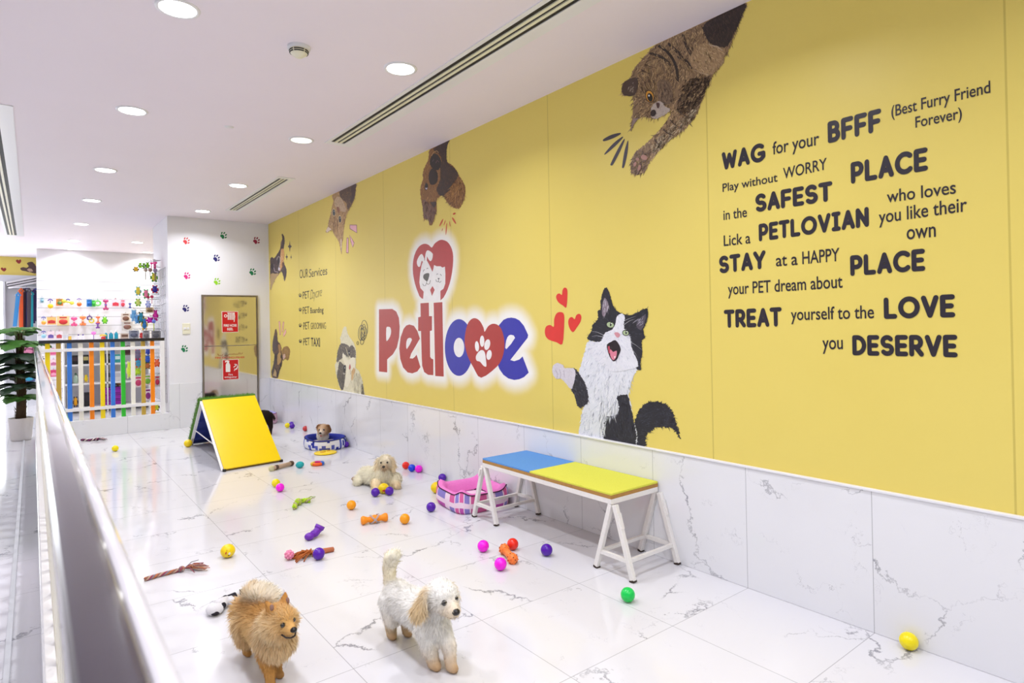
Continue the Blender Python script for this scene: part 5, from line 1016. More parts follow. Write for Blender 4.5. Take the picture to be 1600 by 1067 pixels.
# ---- white dog walking in the foreground
WHT = (252, 250, 246); CRM = (240, 224, 186); TAN = (216, 190, 150); PAW = (196, 158, 116)
cx = 1.248; back = (0, 1, -.5)
caps = [cap((cx-.006, 2.42, .175), (cx, 2.22, .182), .068, .072, WHT, .024, back, .35), cap((cx, 2.2, .18), (cx, 2.13, .172), .07, .058, WHT, .022, (0, .2, -1), .35),
    cap((cx-.008, 2.44, .185), (cx-.008, 2.44, .155), .064, .062, WHT, .018, (0, .5, -1), .3), cap((cx, 2.15, .22), (cx-.004, 2.08, .285), .055, .048, WHT, .024, (0, .6, -1), .4),
    cap((cx-.006, 2.075, .303), (cx-.006, 2.05, .303), .06, .056, WHT, .02, (0, .5, .3), .45), cap((cx-.004, 2.03, .282), (cx-.002, 1.992, .272), .04, .03, (240, 226, 204), .012, (0, .3, -1), .3),
    cap((cx-.06, 2.085, .325), (cx-.092, 2.09, .262), .016, .027, (240, 218, 178), .034, (-.25, .15, -1), .3, 1.3), cap((cx+.046, 2.085, .325), (cx+.06, 2.08, .275), .014, .02, (238, 220, 186), .03, (.1, .15, -1), .2),
    cap((cx-.037, 2.145, .15), (cx-.024, 2.13, .075), .04, .032, WHT, .018, (0, 0, -1), .3), cap((cx-.022, 2.13, .075), (1.234, 2.122, .022), .029, .025, (230, 208, 176), .009, (0, 0, -1), .3), cap((1.234, 2.118, .02), (1.236, 2.1, .017), .024, .02, PAW, .006, (0, -1, -.3), .3),
    cap((cx+.03, 2.135, .15), (cx+.036, 2.085, .085), .04, .031, WHT, .014, (0, 0, -1), .3), cap((cx+.036, 2.085, .085), (1.277, 2.062, .024), .028, .024, (232, 212, 186), .009, (0, 0, -1), .3), cap((1.277, 2.06, .021), (1.279, 2.043, .018), .023, .019, PAW, .006, (0, -1, -.3), .3),
    cap((cx-.04, 2.44, .165), (cx-.042, 2.41, .105), .05, .04, WHT, .016, (0, .2, -1), .3), cap((cx-.042, 2.41, .105), (cx-.034, 2.455, .07), .034, .027, (232, 216, 190), .012, (0, 0, -1), .3), cap((cx-.034, 2.455, .07), (1.216, 2.445, .022), .026, .024, (218, 196, 160), .009, (0, 0, -1), .3), cap((1.212, 2.445, .017), (1.213, 2.425, .015), .019, .017, PAW, .006, (0, -1, 0), .3),
    cap((cx+.02, 2.43, .16), (cx+.024, 2.39, .1), .042, .032, WHT, .016, (0, .2, -1), .3), cap((cx+.024, 2.39, .1), (cx+.028, 2.43, .065), .031, .025, (226, 206, 176), .01, (0, 0, -1), .3), cap((cx+.028, 2.43, .065), (1.276, 2.42, .022), .025, .022, (210, 184, 146), .008, (0, 0, -1), .3), cap((1.276, 2.42, .016), (1.277, 2.402, .015), .018, .016, PAW, .006, (0, -1, 0), .3),
    cap((cx-.02, 2.48, .225), (cx-.024, 2.47, .29), .028, .029, (255, 244, 214), .018, (0, 0, 1), .15, .5), cap((cx-.024, 2.475, .29), (cx-.026, 2.445, .345), .03, .034, (255, 247, 224), .022, (0, -.3, 1), .15, .45), cap((cx-.026, 2.445, .345), (cx-.024, 2.415, .365), .034, .024, (255, 250, 234), .034, (0, -.5, .8), .22, .5)]
wd = dog('white fluffy dog with cream ears and raised tail walking in the foreground', (1.248, 2.25, 0), caps, 34000, .0055, .0013, 2, jit=.5)
face_parts(wd, (cx-.006, 2.06, .302), (.03, -1, -.08), 0.0118, (.052, .026, .006), (.094, 0, -.02), .0145, [(.078, .016, -.046), (.09, .004, -.043), (.09, -.004, -.043), (.078, -.016, -.046)], mr=.002)
# ---- pomeranian
O = V3(.715, 2.56, 0); fv = V3(.05, -.9987, 0); lv = V3(.9987, .05, 0); PP = lambda a, b, z: O+fv*a+lv*b+V3(0, 0, z)
OR1 = (216, 164, 92); OR2 = (186, 128, 58); LT = (238, 204, 148); PALE = (246, 224, 186); LEG = (196, 146, 84)
bk = -fv*.8+V3(0, 0, -.3); dn_ = V3(0, 0, -1)
Hc = V3(.716, 2.36, .268); hd = V3(.33, -.94, -.08); hd /= np.linalg.norm(hd); hl = np.cross(V3(0, 0, 1), hd); hl /= np.linalg.norm(hl)
caps = [cap(PP(-.12, 0, .165), PP(.06, 0, .172), .062, .066, OR1, .032, bk, .35, tip=LT), cap(PP(-.1, 0, .2), PP(.07, 0, .21), .045, .045, OR2, .03, bk, .3, tip=OR1), cap(PP(.1, 0, .165), PP(.15, 0, .165), .07, .066, LT, .03, dn_*.8+fv*.2, .4, tip=PALE), cap(PP(.12, 0, .2), Hc-hd*.01-V3(0, 0, .03), .066, .054, LT, .034, bk*.5+dn_, .45, tip=PALE),
    cap(Hc-hd*.008, Hc+hd*.008, .056, .053, OR1, .02, -hd+V3(0, 0, .1), .4, tip=LT), cap(Hc+hl*.028-V3(0, 0, .014)+hd*.004, Hc-hl*.028-V3(0, 0, .014)+hd*.004, .042, .042, LT, .026, -hd-V3(0, 0, .5), .4, tip=PALE), cap(Hc+hd*.045-V3(0, 0, .014), Hc+hd*.066-V3(0, 0, .018), .027, .019, (224, 176, 110), .006, -hd, .2),
    cap(Hc+hl*.027+V3(0, 0, .045)-hd*.008, Hc+hl*.036+V3(0, 0, .082)-hd*.01, .018, .006, (206, 146, 74), .008, V3(0, 0, 1), .3), cap(Hc-hl*.03+V3(0, 0, .043)-hd*.008, Hc-hl*.044+V3(0, 0, .076)-hd*.012, .019, .007, (206, 150, 84), .008, V3(0, 0, 1), .3),
    cap(PP(.13, -.035, .12), (.692, 2.408, .065), .034, .023, OR1, .016, dn_, .3), cap((.692, 2.408, .065), (.69, 2.392, .018), .022, .018, LEG, .008, dn_, .3), cap((.69, 2.392, .016), (.692, 2.374, .014), .018, .016, LEG, .005, fv, .3),
    cap(PP(.12, .036, .12), (.738, 2.475, .06), .034, .021, OR1, .016, dn_, .3), cap((.738, 2.475, .06), (.738, 2.462, .018), .02, .018, LEG, .008, dn_, .3), cap((.738, 2.462, .016), (.742, 2.444, .014), .018, .016, (180, 136, 84), .005, fv, .3),
    cap(PP(-.11, -.035, .15), PP(-.1, -.038, .1), .05, .036, LT, .035, dn_+fv*-.3, .35, tip=PALE), cap(PP(-.1, -.038, .1), (.684, 2.72, .06), .03, .02, OR1, .014, dn_, .3), cap((.684, 2.72, .06), (.687, 2.706, .017), .019, .018, LEG, .008, dn_, .3), cap((.687, 2.706, .015), (.69, 2.688, .014), .017, .015, LEG, .005, fv, .3),
    cap(PP(-.11, .035, .15), PP(-.1, .038, .1), .05, .036, LT, .035, dn_, .35), cap(PP(-.1, .038, .1), (.756, 2.735, .06), .03, .02, OR1, .014, dn_, .3), cap((.756, 2.735, .06), (.758, 2.712, .017), .019, .018, LEG, .008, dn_, .3), cap((.758, 2.712, .015), (.762, 2.694, .014), .017, .015, LEG, .005, fv, .3),
    cap(PP(-.16, -.03, .2), PP(-.17, -.035, .17), .034, .03, (224, 172, 106), .04, -fv+V3(0, 0, -.4), .45, tip=LT), cap(PP(-.165, 0, .22), PP(-.13, .0, .258), .034, .036, LT, .035, V3(0, 0, .6)-fv*.4, .25, 1, tip=PALE), cap(PP(-.13, .0, .258), PP(-.06, .018, .266), .036, .034, (252, 234, 200), .04, V3(.3, 0, .6), .28, 1, tip=(254, 246, 230)), cap(PP(-.06, .018, .266), PP(-.02, .04, .258), .032, .022, (252, 236, 206), .045, V3(.7, .2, .2), .28, 1, tip=(254, 248, 236))]
pm = dog('orange pomeranian with pale plumed tail standing at lower left beside the railing', (.7, 2.55, 0), caps, 34000, .0055, .0013, 4, droop=.25)
face_parts(pm, Hc, hd, .0095, (.05, .023, .004), (.083, 0, -.013), .0115, [(.056, -.032, -.026), (.071, -.022, -.037), (.081, -.009, -.04), (.084, 0, -.038), (.081, .009, -.038), (.071, .02, -.032)], mr=.003)
for s in (-1, 1):
    q = Vector(Hc)+Vector(hl)*(.034*s)+Vector((0, 0, .056))+Vector(hd)*.003; MB().sphere(q, (.008, .008, .013), plain('inner_ear', (150, 116, 104), .8), 14).build('inner_ear', pm)
# ---- cream dog lying behind the emoji ball
CR = (255, 250, 228); CR2 = (255, 238, 202); CR3 = (214, 186, 148); b2 = (0, 1, -.6)
Hc2 = (2.315, 4.72, .225); hd2 = V3(-.55, -.83, -.05); hd2 /= np.linalg.norm(hd2); hl2 = np.cross(V3(0, 0, 1), hd2); HV = V3(*Hc2)
caps = [cap((2.27, 5.0, .075), (2.3, 4.85, .085), .07, .075, CR, .035, (0, 1, -1), .2), cap((2.3, 4.84, .1), (2.31, 4.76, .12), .075, .08, CR, .035, (0, 0, -1), .2), cap((2.31, 4.77, .17), HV-hd2*.02, .06, .055, CR, .035, (.2, .3, -1), .2), cap(HV, HV+hd2*.012, .058, .054, (244, 234, 208), .028, (0, .4, -.6), .22), cap(HV+hd2*.05-V3(0, 0, .022), HV+hd2*.075-V3(0, 0, .026), .03, .022, (222, 200, 168), .026, -hd2*.3+V3(0, 0, -1), .3, tip=(196, 168, 132)),
    cap(HV+hl2*.05+V3(0, 0, .02), HV+hl2*.062-V3(0, 0, .04), .02, .026, CR2, .04, (.1, 0, -1), .25), cap(HV-hl2*.05+V3(0, 0, .02), HV-hl2*.062-V3(0, 0, .04), .02, .026, CR2, .04, (-.1, 0, -1), .25),
    cap((2.24, 4.74, .06), (2.2, 4.66, .032), .042, .03, CR2, .03, (0, -.5, -.6), .2), cap((2.38, 4.74, .06), (2.385, 4.65, .03), .045, .03, CR2, .03, (.2, -.5, -.6), .2), cap((2.36, 4.78, .09), (2.4, 4.72, .07), .06, .055, CR, .035, (.3, 0, -1), .2),
    cap((2.23, 5.02, .05), (2.18, 4.98, .035), .045, .035, CR, .035, (-.3, .3, -.6), .2), cap((2.18, 5.0, .03), (2.165, 5.03, .05), .02, .018, (160, 122, 84), .008, (0, 0, 1), .3)]
cdg = dog('shaggy cream dog lying on the floor behind emoji ball and purple balls', (2.3, 4.82, 0), caps, 15000, .008, .002, 5, jit=.6, droop=.2)
face_parts(cdg, Hc2, hd2, .008, (.066, .026, .012), (.106, 0, -.012), .012)
# ---- puppy in the blue and white bed
PW = (252, 248, 240); PB = (150, 100, 60); PT = (220, 190, 150); Hp = V3(2.625, 6.92, .185); hp_ = V3(-.62, -.78, -.02); hp_ /= np.linalg.norm(hp_); hq = np.cross(V3(0, 0, 1), hp_)
caps = [cap((2.66, 7.02, .1), (2.63, 6.96, .12), .06, .06, PW, .02, (0, 1, -1), .4), cap((2.63, 6.95, .12), Hp-hp_*.015, .055, .055, PW, .03, (0, 0, -1), .4), cap(Hp, Hp+hp_*.01, .066, .062, (206, 160, 112), .016, -hp_, .4), cap(Hp+hp_*.03+V3(0, 0, .04), Hp+hp_*.075-V3(0, 0, .02), .018, .026, (238, 220, 198), .01, -hp_, .3), cap(Hp+hp_*.05-V3(0, 0, .022), Hp+hp_*.082-V3(0, 0, .026), .032, .022, (238, 226, 210), .012, (0, 0, -1), .3),
    cap(Hp+hq*.052+V3(0, 0, .045), Hp+hq*.07+V3(0, 0, .0), .02, .022, PB, .022, V3(0, 0, -1), .25), cap(Hp-hq*.045+V3(0, 0, .05), Hp-hq*.062+V3(0, 0, .03), .02, .02, PB, .02, V3(0, 0, -1), .25), cap((2.69, 7.05, .09), (2.66, 7.03, .1), .04, .05, PW, .02, (0, 1, -1), .4)]
pp_ = dog('small white and brown puppy with open mouth sitting in the oval bed', (2.64, 6.98, .06), caps, 7000, .008, .0026, 6)
face_parts(pp_, Hp, hp_, .0095, (.063, .026, .012), (.11, 0, -.016), .0125, None, (.09, 0, -.052))
# ---- black dog half hidden behind the ramp
BKD = (40, 28, 26); caps = [cap((2.33, 8.1, .25), (2.16, 8.3, .25), .075, .08, BKD, .02, (1, -.3, -.4), .35), cap((2.15, 8.3, .27), (2.1, 8.42, .34), .06, .05, BKD, .02, (0, 0, -1), .35), cap((2.1, 8.43, .36), (2.07, 8.5, .35), .05, .035, BKD, .012, (0, 0, -1), .3), cap((2.07, 8.5, .345), (2.05, 8.54, .34), .026, .02, BKD, .006, (0, 0, -1), .3)]
for fx, fy, hx, hy in ((2.37, 8.06, 2.36, 8.08), (2.29, 8.1, 2.3, 8.12), (2.2, 8.33, 2.18, 8.32), (2.11, 8.3, 2.13, 8.3)): caps += [cap((hx, hy, .23), (fx+.01, fy+.01, .11), .05, .028, BKD, .014, (0, 0, -1), .3), cap((fx+.01, fy+.01, .11), (fx, fy, .02), .024, .02, BKD, .008, (0, 0, -1), .3)]
for s in (-1, 1): caps.append(cap((2.1+.035*s, 8.43, .4), (2.1+.045*s, 8.43, .45), .016, .008, BKD, .006, (0, 0, 1), .3))
caps.append(cap((2.38, 8.05, .28), (2.41, 8.01, .22), .02, .014, BKD, .025, (0, 0, -1), .3))
bd = dog('black dog half hidden behind the yellow ramp', (2.24, 8.2, 0), caps, 5000, .009, .003, 8)
face_parts(bd, (2.1, 8.43, .36), (-.35, .9, -.1), .008, (.045, .022, .012), (.125, 0, -.012), .012)
# ================================================================== SHOP BEHIND THE FENCE
random.seed(31); HUNG = []
M_shelf = plain('shelf_white', (238, 238, 242), .4, .02); M_wire = mat('rack_wire', (196, 196, 200), .35, .6); M_card = plain('card_white', (240, 238, 240), .5, .02)
pc = lambda c: plain('goods_%d_%d_%d' % c, c, .45, .06, 60)
def goods(kind, px, py, w, h, c1, c2, label, Y, name='pet_toy', group=None, z0=None):
    """one small shop article; px, py its centre and w, h its size as seen in the picture, Y the row it hangs in"""
    p = onY(px, py, Y); k = (onY(px+1, py, Y)-p).length; k *= 1.55 if Y < 11 else 1.2 if Y > 14 and Y < 15 else 1; W, H = w*k, h*k; A, B = pc(c1), pc(c2); mb = MB()
    if z0 is not None: p.z = z0+H/2
    else:
        if Y < 11: p.x = min(p.x, 1.40)
        HUNG.append((p.copy(), W, H, Y))
    x, y, z = p
    if kind == 'pack':
        mb.box((x-W/2, y-.008, z-H/2), (x+W/2, y+.004, z+H/2), A); mb.sphere((x, y-.012, z-H*.1), (W*.36, .02, H*.28), B, 14); mb.box((x-W*.3, y-.0095, z+H*.28), (x+W*.3, y-.006, z+H*.42), B)
    elif kind == 'card':
        mb.box((x-W/2, y-.006, z-H/2), (x+W/2, y+.004, z+H/2), A); mb.prism([(-W*.4, -H*.35), (W*.4, -H*.35), (W*.4, H*.0), (0, H*.12), (-W*.4, H*.0)], (x, y-.006, z), (1, 0, 0), (0, 0, 1), .004, B); mb.tube([(x-W*.15, y, z+H*.5), (x, y-.01, z+H*.58), (x+W*.15, y, z+H*.5)], .004, B, 6)
    elif kind == 'ball':
        r = min(W, H)*.42; mb.sphere((x, y-.01, z-H*.12), r, A, 20); mb.tube([(x-W*.35, y, z+H*.36), (x-W*.15, y, z+H*.5), (x+W*.15, y, z+H*.5), (x+W*.35, y, z+H*.36)], W*.09, B, 8); mb.tube([(x, y, z+H*.46), (x, y, z+H*.2)], .006, B, 6)
    elif kind == 'bone':
        r = W*.26; mb.tube([(x, y, z-H*.3), (x, y, z+H*.3)], W*.16, A, 12)
        for sx in (-1, 1):
            for sz in (-1, 1): mb.sphere((x+sx*W*.22, y, z+sz*H*.36), r, A, 14)
        mb.tube([(x-W*.2, y-.012, z), (x+W*.2, y-.012, z)], W*.1, B, 8)
    elif kind == 'dumbbell':
        mb.tube([(x-W*.3, y, z+H*.1), (x+W*.3, y, z-H*.1)], H*.14, A, 10); mb.sphere((x-W*.36, y, z+H*.14), H*.34, A, 16).sphere((x+W*.36, y, z-H*.14), H*.34, A, 16); mb.tube([(x-W*.2, y, z+H*.3), (x, y, z+H*.55), (x+W*.2, y, z+H*.3)], H*.1, B, 8)
    elif kind == 'ring':
        r = min(W, H)*.36; mb.tube([(x+r*math.cos(a), y, z+r*math.sin(a)) for a in [2*math.pi*i/24 for i in range(24)]], r*.34, A, 10, True); mb.tube([(x, y, z+r), (x, y, z+H*.55)], .008, B, 6)
    elif kind == 'bottle':
        mb.lathe([(0, -H/2), (W*.4, -H/2), (W*.44, -H*.42), (W*.44, H*.05), (W*.3, H*.18), (W*.16, H*.24), (W*.16, H*.3)], p, A, 18); mb.lathe([(W*.2, H*.28), (W*.2, H*.42), (W*.08, H*.5), (0, H*.5)], p, B, 14)
    elif kind == 'box':
        mb.box((x-W/2, y-.04, z-H/2), (x+W/2, y+.05, z+H/2), A); mb.box((x-W*.42, y-.042, z-H*.1), (x+W*.42, y-.04, z+H*.3), B)
    elif kind == 'plush':
        mb.sphere((x, y, z+H*.2), (W*.3, W*.26, H*.24), A, 14).sphere((x, y, z-H*.14), (W*.34, W*.3, H*.3), A, 14)
        for sx in (-1, 1): mb.sphere((x+sx*W*.36, y, z-H*.05), (W*.14, W*.12, H*.2), B, 10).sphere((x+sx*W*.22, y-.01, z-H*.4), (W*.14, W*.14, H*.12), B, 10).sphere((x+sx*W*.22, y, z+H*.42), (W*.12, .02, H*.1), B, 10)
    elif kind == 'wand':
        mb.tube([(x, y, z-H/2), (x, y, z+H*.3)], .006, B, 6)
        for i in range(6): a = i*1.05; mb.sphere((x+W*.26*math.cos(a), y+.02*math.sin(a), z+H*.32+W*.15*math.sin(a)), (W*.2, .03, H*.14), A, 10)
        mb.sphere((x, y-.02, z+H*.3), W*.12, B, 10)
    return mb.build(name, None, p, label=label, cat='pet toy' if name == 'pet_toy' else name.replace('_', ' '), group=group)
g1, g2, g3 = 'pet toys on the upper hooks of the slat wall', 'pet toys on the middle hooks of the slat wall', 'pet toys on the lower hooks of the slat wall'
q = lambda a, b: (60+a/8, 440+b/8)
Ys = 14.5; HR = 'on the upper hook row of the slat wall'; MR = 'on the middle hook row of the slat wall'; LR = 'on the lower hook row of the slat wall'
for kind, a, b, w, h, c1, c2, lb in (('pack', 45, 235, 6, 9, (206, 222, 226), (120, 170, 190), 'pale teal pack '), ('ball', 150, 290, 9, 18, (248, 206, 20), (90, 70, 170), 'yellow bulb toy with purple hanger '), ('pack', 265, 258, 9, 11, (240, 140, 50), (100, 140, 80), 'orange pack with green middle '), ('dumbbell', 370, 255, 14, 9, (240, 232, 80), (80, 80, 170), 'yellow dumbbell toy '),
    ('ball', 510, 268, 8, 14, (244, 120, 50), (130, 110, 190), 'orange ball toy on a card '), ('pack', 636, 268, 7, 11, (40, 130, 200), (20, 90, 170), 'blue pack '), ('pack', 690, 272, 5, 10, (80, 200, 80), (40, 170, 60), 'narrow green pack '), ('ring', 742, 268, 10, 11, (120, 220, 100), (60, 150, 120), 'light green ring toy '),
    ('bone', 842, 290, 8, 17, (200, 70, 130), (50, 90, 200), 'pink and blue bone toy '), ('card', 965, 268, 10, 12, (240, 226, 236), (220, 60, 80), 'white card toy with red centre '), ('pack', 1055, 275, 7, 12, (226, 210, 230), (220, 70, 90), 'red and lilac pack '), ('bone', 1145, 300, 4, 8, (40, 60, 170), (30, 50, 150), 'small navy bone toy ')):
    goods(kind, *q(a, b), w, h, c1, c2, lb+HR, Ys, group=g1)
for kind, a, b, w, h, c1, c2, lb in (('ball', 65, 500, 8, 15, (250, 176, 70), (90, 100, 190), 'amber ball toy with blue hanger '), ('card', 165, 490, 12, 12, (244, 200, 120), (210, 60, 60), 'red and cream card toy '), ('pack', 310, 490, 16, 15, (240, 214, 150), (206, 50, 50), 'wide red burger toy pack '), ('bone', 446, 500, 9, 14, (236, 90, 150), (250, 220, 230), 'pink bone toy '), ('bone', 556, 490, 9, 15, (244, 140, 80), (250, 220, 190), 'orange bone toy '),
    ('ring', 640, 455, 8, 9, (80, 40, 130), (60, 40, 110), 'dark purple ring toy '), ('ring', 665, 490, 8, 8, (240, 220, 40), (60, 60, 60), 'yellow ring toy '), ('bone', 745, 480, 6, 12, (244, 120, 60), (250, 200, 160), 'narrow orange bone toy '), ('bone', 742, 548, 6, 9, (140, 80, 180), (110, 60, 160), 'purple bone toy hanging below the narrow orange one '), ('plush', 830, 483, 8, 11, (130, 210, 40), (60, 160, 60), 'lime green plush toy ')):
    goods(kind, *q(a, b), w, h, c1, c2, lb+('' if 'below' in lb else MR), Ys-.08, group=g2)
for kind, a, b, w, h, c1, c2, lb in (('ball', 65, 670, 8, 13, (150, 200, 226), (80, 80, 180), 'pale blue ball toy '), ('card', 155, 670, 9, 13, (248, 226, 232), (110, 90, 170), 'pale pink card toy with purple hanger '), ('card', 262, 670, 9, 13, (240, 232, 240), (200, 80, 90), 'white card toy with red print ')):
    goods(kind, *q(a, b), w, h, c1, c2, lb+LR, Ys-.1, group=g3)
# gondola shelf behind the fence
GY = 12.6; gs = thing('shelf_unit', 'white shop shelf unit behind the fence slats', 'shelf', (.95, GY+.2, 0))
for z in (.1, .5, .82, 1.22): MB().box((.42, GY, z-.03), (1.62, GY+.4, z), M_shelf).build('shelf', gs)
for x in (.40, 1.0, 1.62): MB().box((x, GY, 0), (x+.02, GY+.4, 1.22), M_shelf).build('side_panel', gs)
MB().box((.42, GY+.38, 0), (1.62, GY+.4, 1.22), M_shelf).build('back_panel', gs)
ct = 'on the counter top behind the fence'
for kind, a, b, w, h, c1, c2, lb, nm in (('box', 335, 0, 10, 14, (246, 244, 246), (236, 236, 244), 'white box ', 'carton'), ('box', 390, 0, 5, 8.5, (250, 190, 40), (244, 206, 90), 'small amber box ', 'carton'), ('bottle', 500, 0, 6, 12, (236, 230, 244), (70, 40, 140), 'left white bottle with purple cap ', 'bottle'), ('bottle', 557, 0, 6, 12, (238, 232, 246), (72, 42, 142), 'right white bottle with purple cap ', 'bottle'),
    ('wand', 690, 0, 9, 16, (220, 120, 200), (160, 110, 190), 'pink feather wand ', 'pet_toy'), ('bottle', 845, 0, 6, 17, (20, 150, 180), (240, 240, 244), 'left teal bottle ', 'bottle'), ('bottle', 907, 0, 8, 17, (20, 146, 176), (236, 240, 244), 'middle teal bottle ', 'bottle'), ('bottle', 972, 0, 7, 18, (24, 156, 186), (236, 240, 244), 'right teal bottle ', 'bottle'), ('ball', 810, 0, 15, 9, (200, 50, 50), (250, 220, 60), 'red and yellow dome toy ', 'pet_toy'),
    ('box', 1075, 0, 12, 11, (196, 178, 166), (110, 80, 64), 'brown printed treat box ', 'carton'), ('box', 1180, 0, 9, 10, (150, 152, 164), (190, 190, 200), 'grey treat box ', 'carton')):
    goods(kind, *q(a, 640), w, h, c1, c2, lb+ct, GY+(.12 if kind == 'ball' else .2), nm, 'goods on the counter top' if nm != 'pet_toy' else None, 1.22)
for a, b, w, h, c1, c2, lb in ((1092, 450, 12, 13, (226, 214, 206), (120, 80, 64), 'upper cream treat pack right of the teal bottles'), (1110, 555, 14, 13, (204, 200, 200), (130, 90, 80), 'lower grey treat pack right of the teal bottles')):
    goods('pack', *q(a, b), w, h, c1, c2, lb, 14.45, 'treat_pack', 'treat packs beside the teal bottles')
# goods on the lower shelves, seen between the slats
qb = lambda a, b: (60+a/8, 540+b/8)
for kind, a, w, h, c1, c2, z0, lb, nm in (('box', 455, 9, 17, (16, 14, 18), (60, 40, 50), .82, 'black box on upper shelf between blue and white slats', 'carton'), ('box', 590, 9, 17, (20, 24, 22), (190, 180, 120), .82, 'black and cream box on upper shelf beside the orange slat', 'carton'), ('box', 865, 8, 17, (40, 36, 40), (80, 90, 70), .82, 'dark box on upper shelf between yellow and blue slats', 'carton'), ('box', 985, 9, 15, (60, 170, 170), (220, 244, 244), .82, 'teal striped box on upper shelf beside the green slat', 'carton'),
    ('bottle', 460, 9, 20, (180, 206, 190), (70, 110, 90), .5, 'grey green bottle on middle shelf between blue and white slats', 'bottle'), ('plush', 590, 8, 16, (248, 220, 20), (240, 200, 150), .5, 'yellow plush toy on middle shelf beside the orange slat', 'pet_toy'), ('box', 865, 9, 20, (130, 132, 140), (70, 72, 80), .5, 'grey box on middle shelf between yellow and blue slats', 'carton'), ('box', 985, 10, 18, (226, 226, 232), (200, 200, 210), .5, 'white box on middle shelf beside the green slat', 'carton'),
    ('plush', 455, 9, 20, (250, 176, 30), (60, 60, 90), .1, 'orange plush toy on bottom shelf between blue and white slats', 'pet_toy'), ('box', 600, 9, 26, (20, 16, 20), (40, 30, 40), .1, 'black box on bottom shelf beside the orange slat', 'carton'),
    ('plush', 1010, 14, 10, (150, 110, 60), (110, 80, 40), .41, 'brown plush toy on the purple crates', 'pet_toy')):
    goods(kind, *qb(a, 0), w, h, c1, c2, lb, GY+.12, nm, None, z0)
for i in range(3):
    for j, (a, lb) in enumerate(((868, 'left'), (992, 'right'))):
        x = onY(qb(a, 0)[0], 620, GY+.1).x; z = .1+.1*i; t = MB().box((x-.07, GY+.02, z), (x+.075, GY+.3, z+.092), pc((150, 14, 170))); t.box((x-.05, GY+.015, z+.06), (x+.05, GY+.02, z+.075), pc((100, 6, 120)))
        t.build('storage_crate', None, (x, GY+.15, z), bevel=.004, label=f'{["bottom", "middle", "top"][i]} purple crate of the {lb} stack on the lowest shelf', cat='crate', group='purple crates on the lowest shelf')
for kind, a, b, w, h, c1, c2, lb in (('card', 185, 80, 9, 11, (236, 170, 200), (220, 90, 140), 'pink card behind the yellow and gold slats, upper'), ('card', 190, 215, 9, 11, (244, 214, 226), (200, 110, 150), 'pale pink card behind the yellow and gold slats, lower'), ('card', 190, 345, 8, 11, (214, 60, 110), (240, 160, 190), 'crimson card behind the gold slat'), ('card', 330, 120, 7, 12, (226, 240, 230), (60, 110, 90), 'white and green card left of the blue slat'), ('card', 330, 290, 7, 14, (240, 240, 244), (180, 190, 210), 'white card left of the blue slat'), ('plush', 335, 560, 7, 16, (210, 110, 150), (60, 150, 160), 'pink and teal plush left of the blue slat')):
    goods(kind, *qb(a, b), w, h, c1, c2, lb, 14.4, group='cards behind the left slats' if kind == 'card' else None)
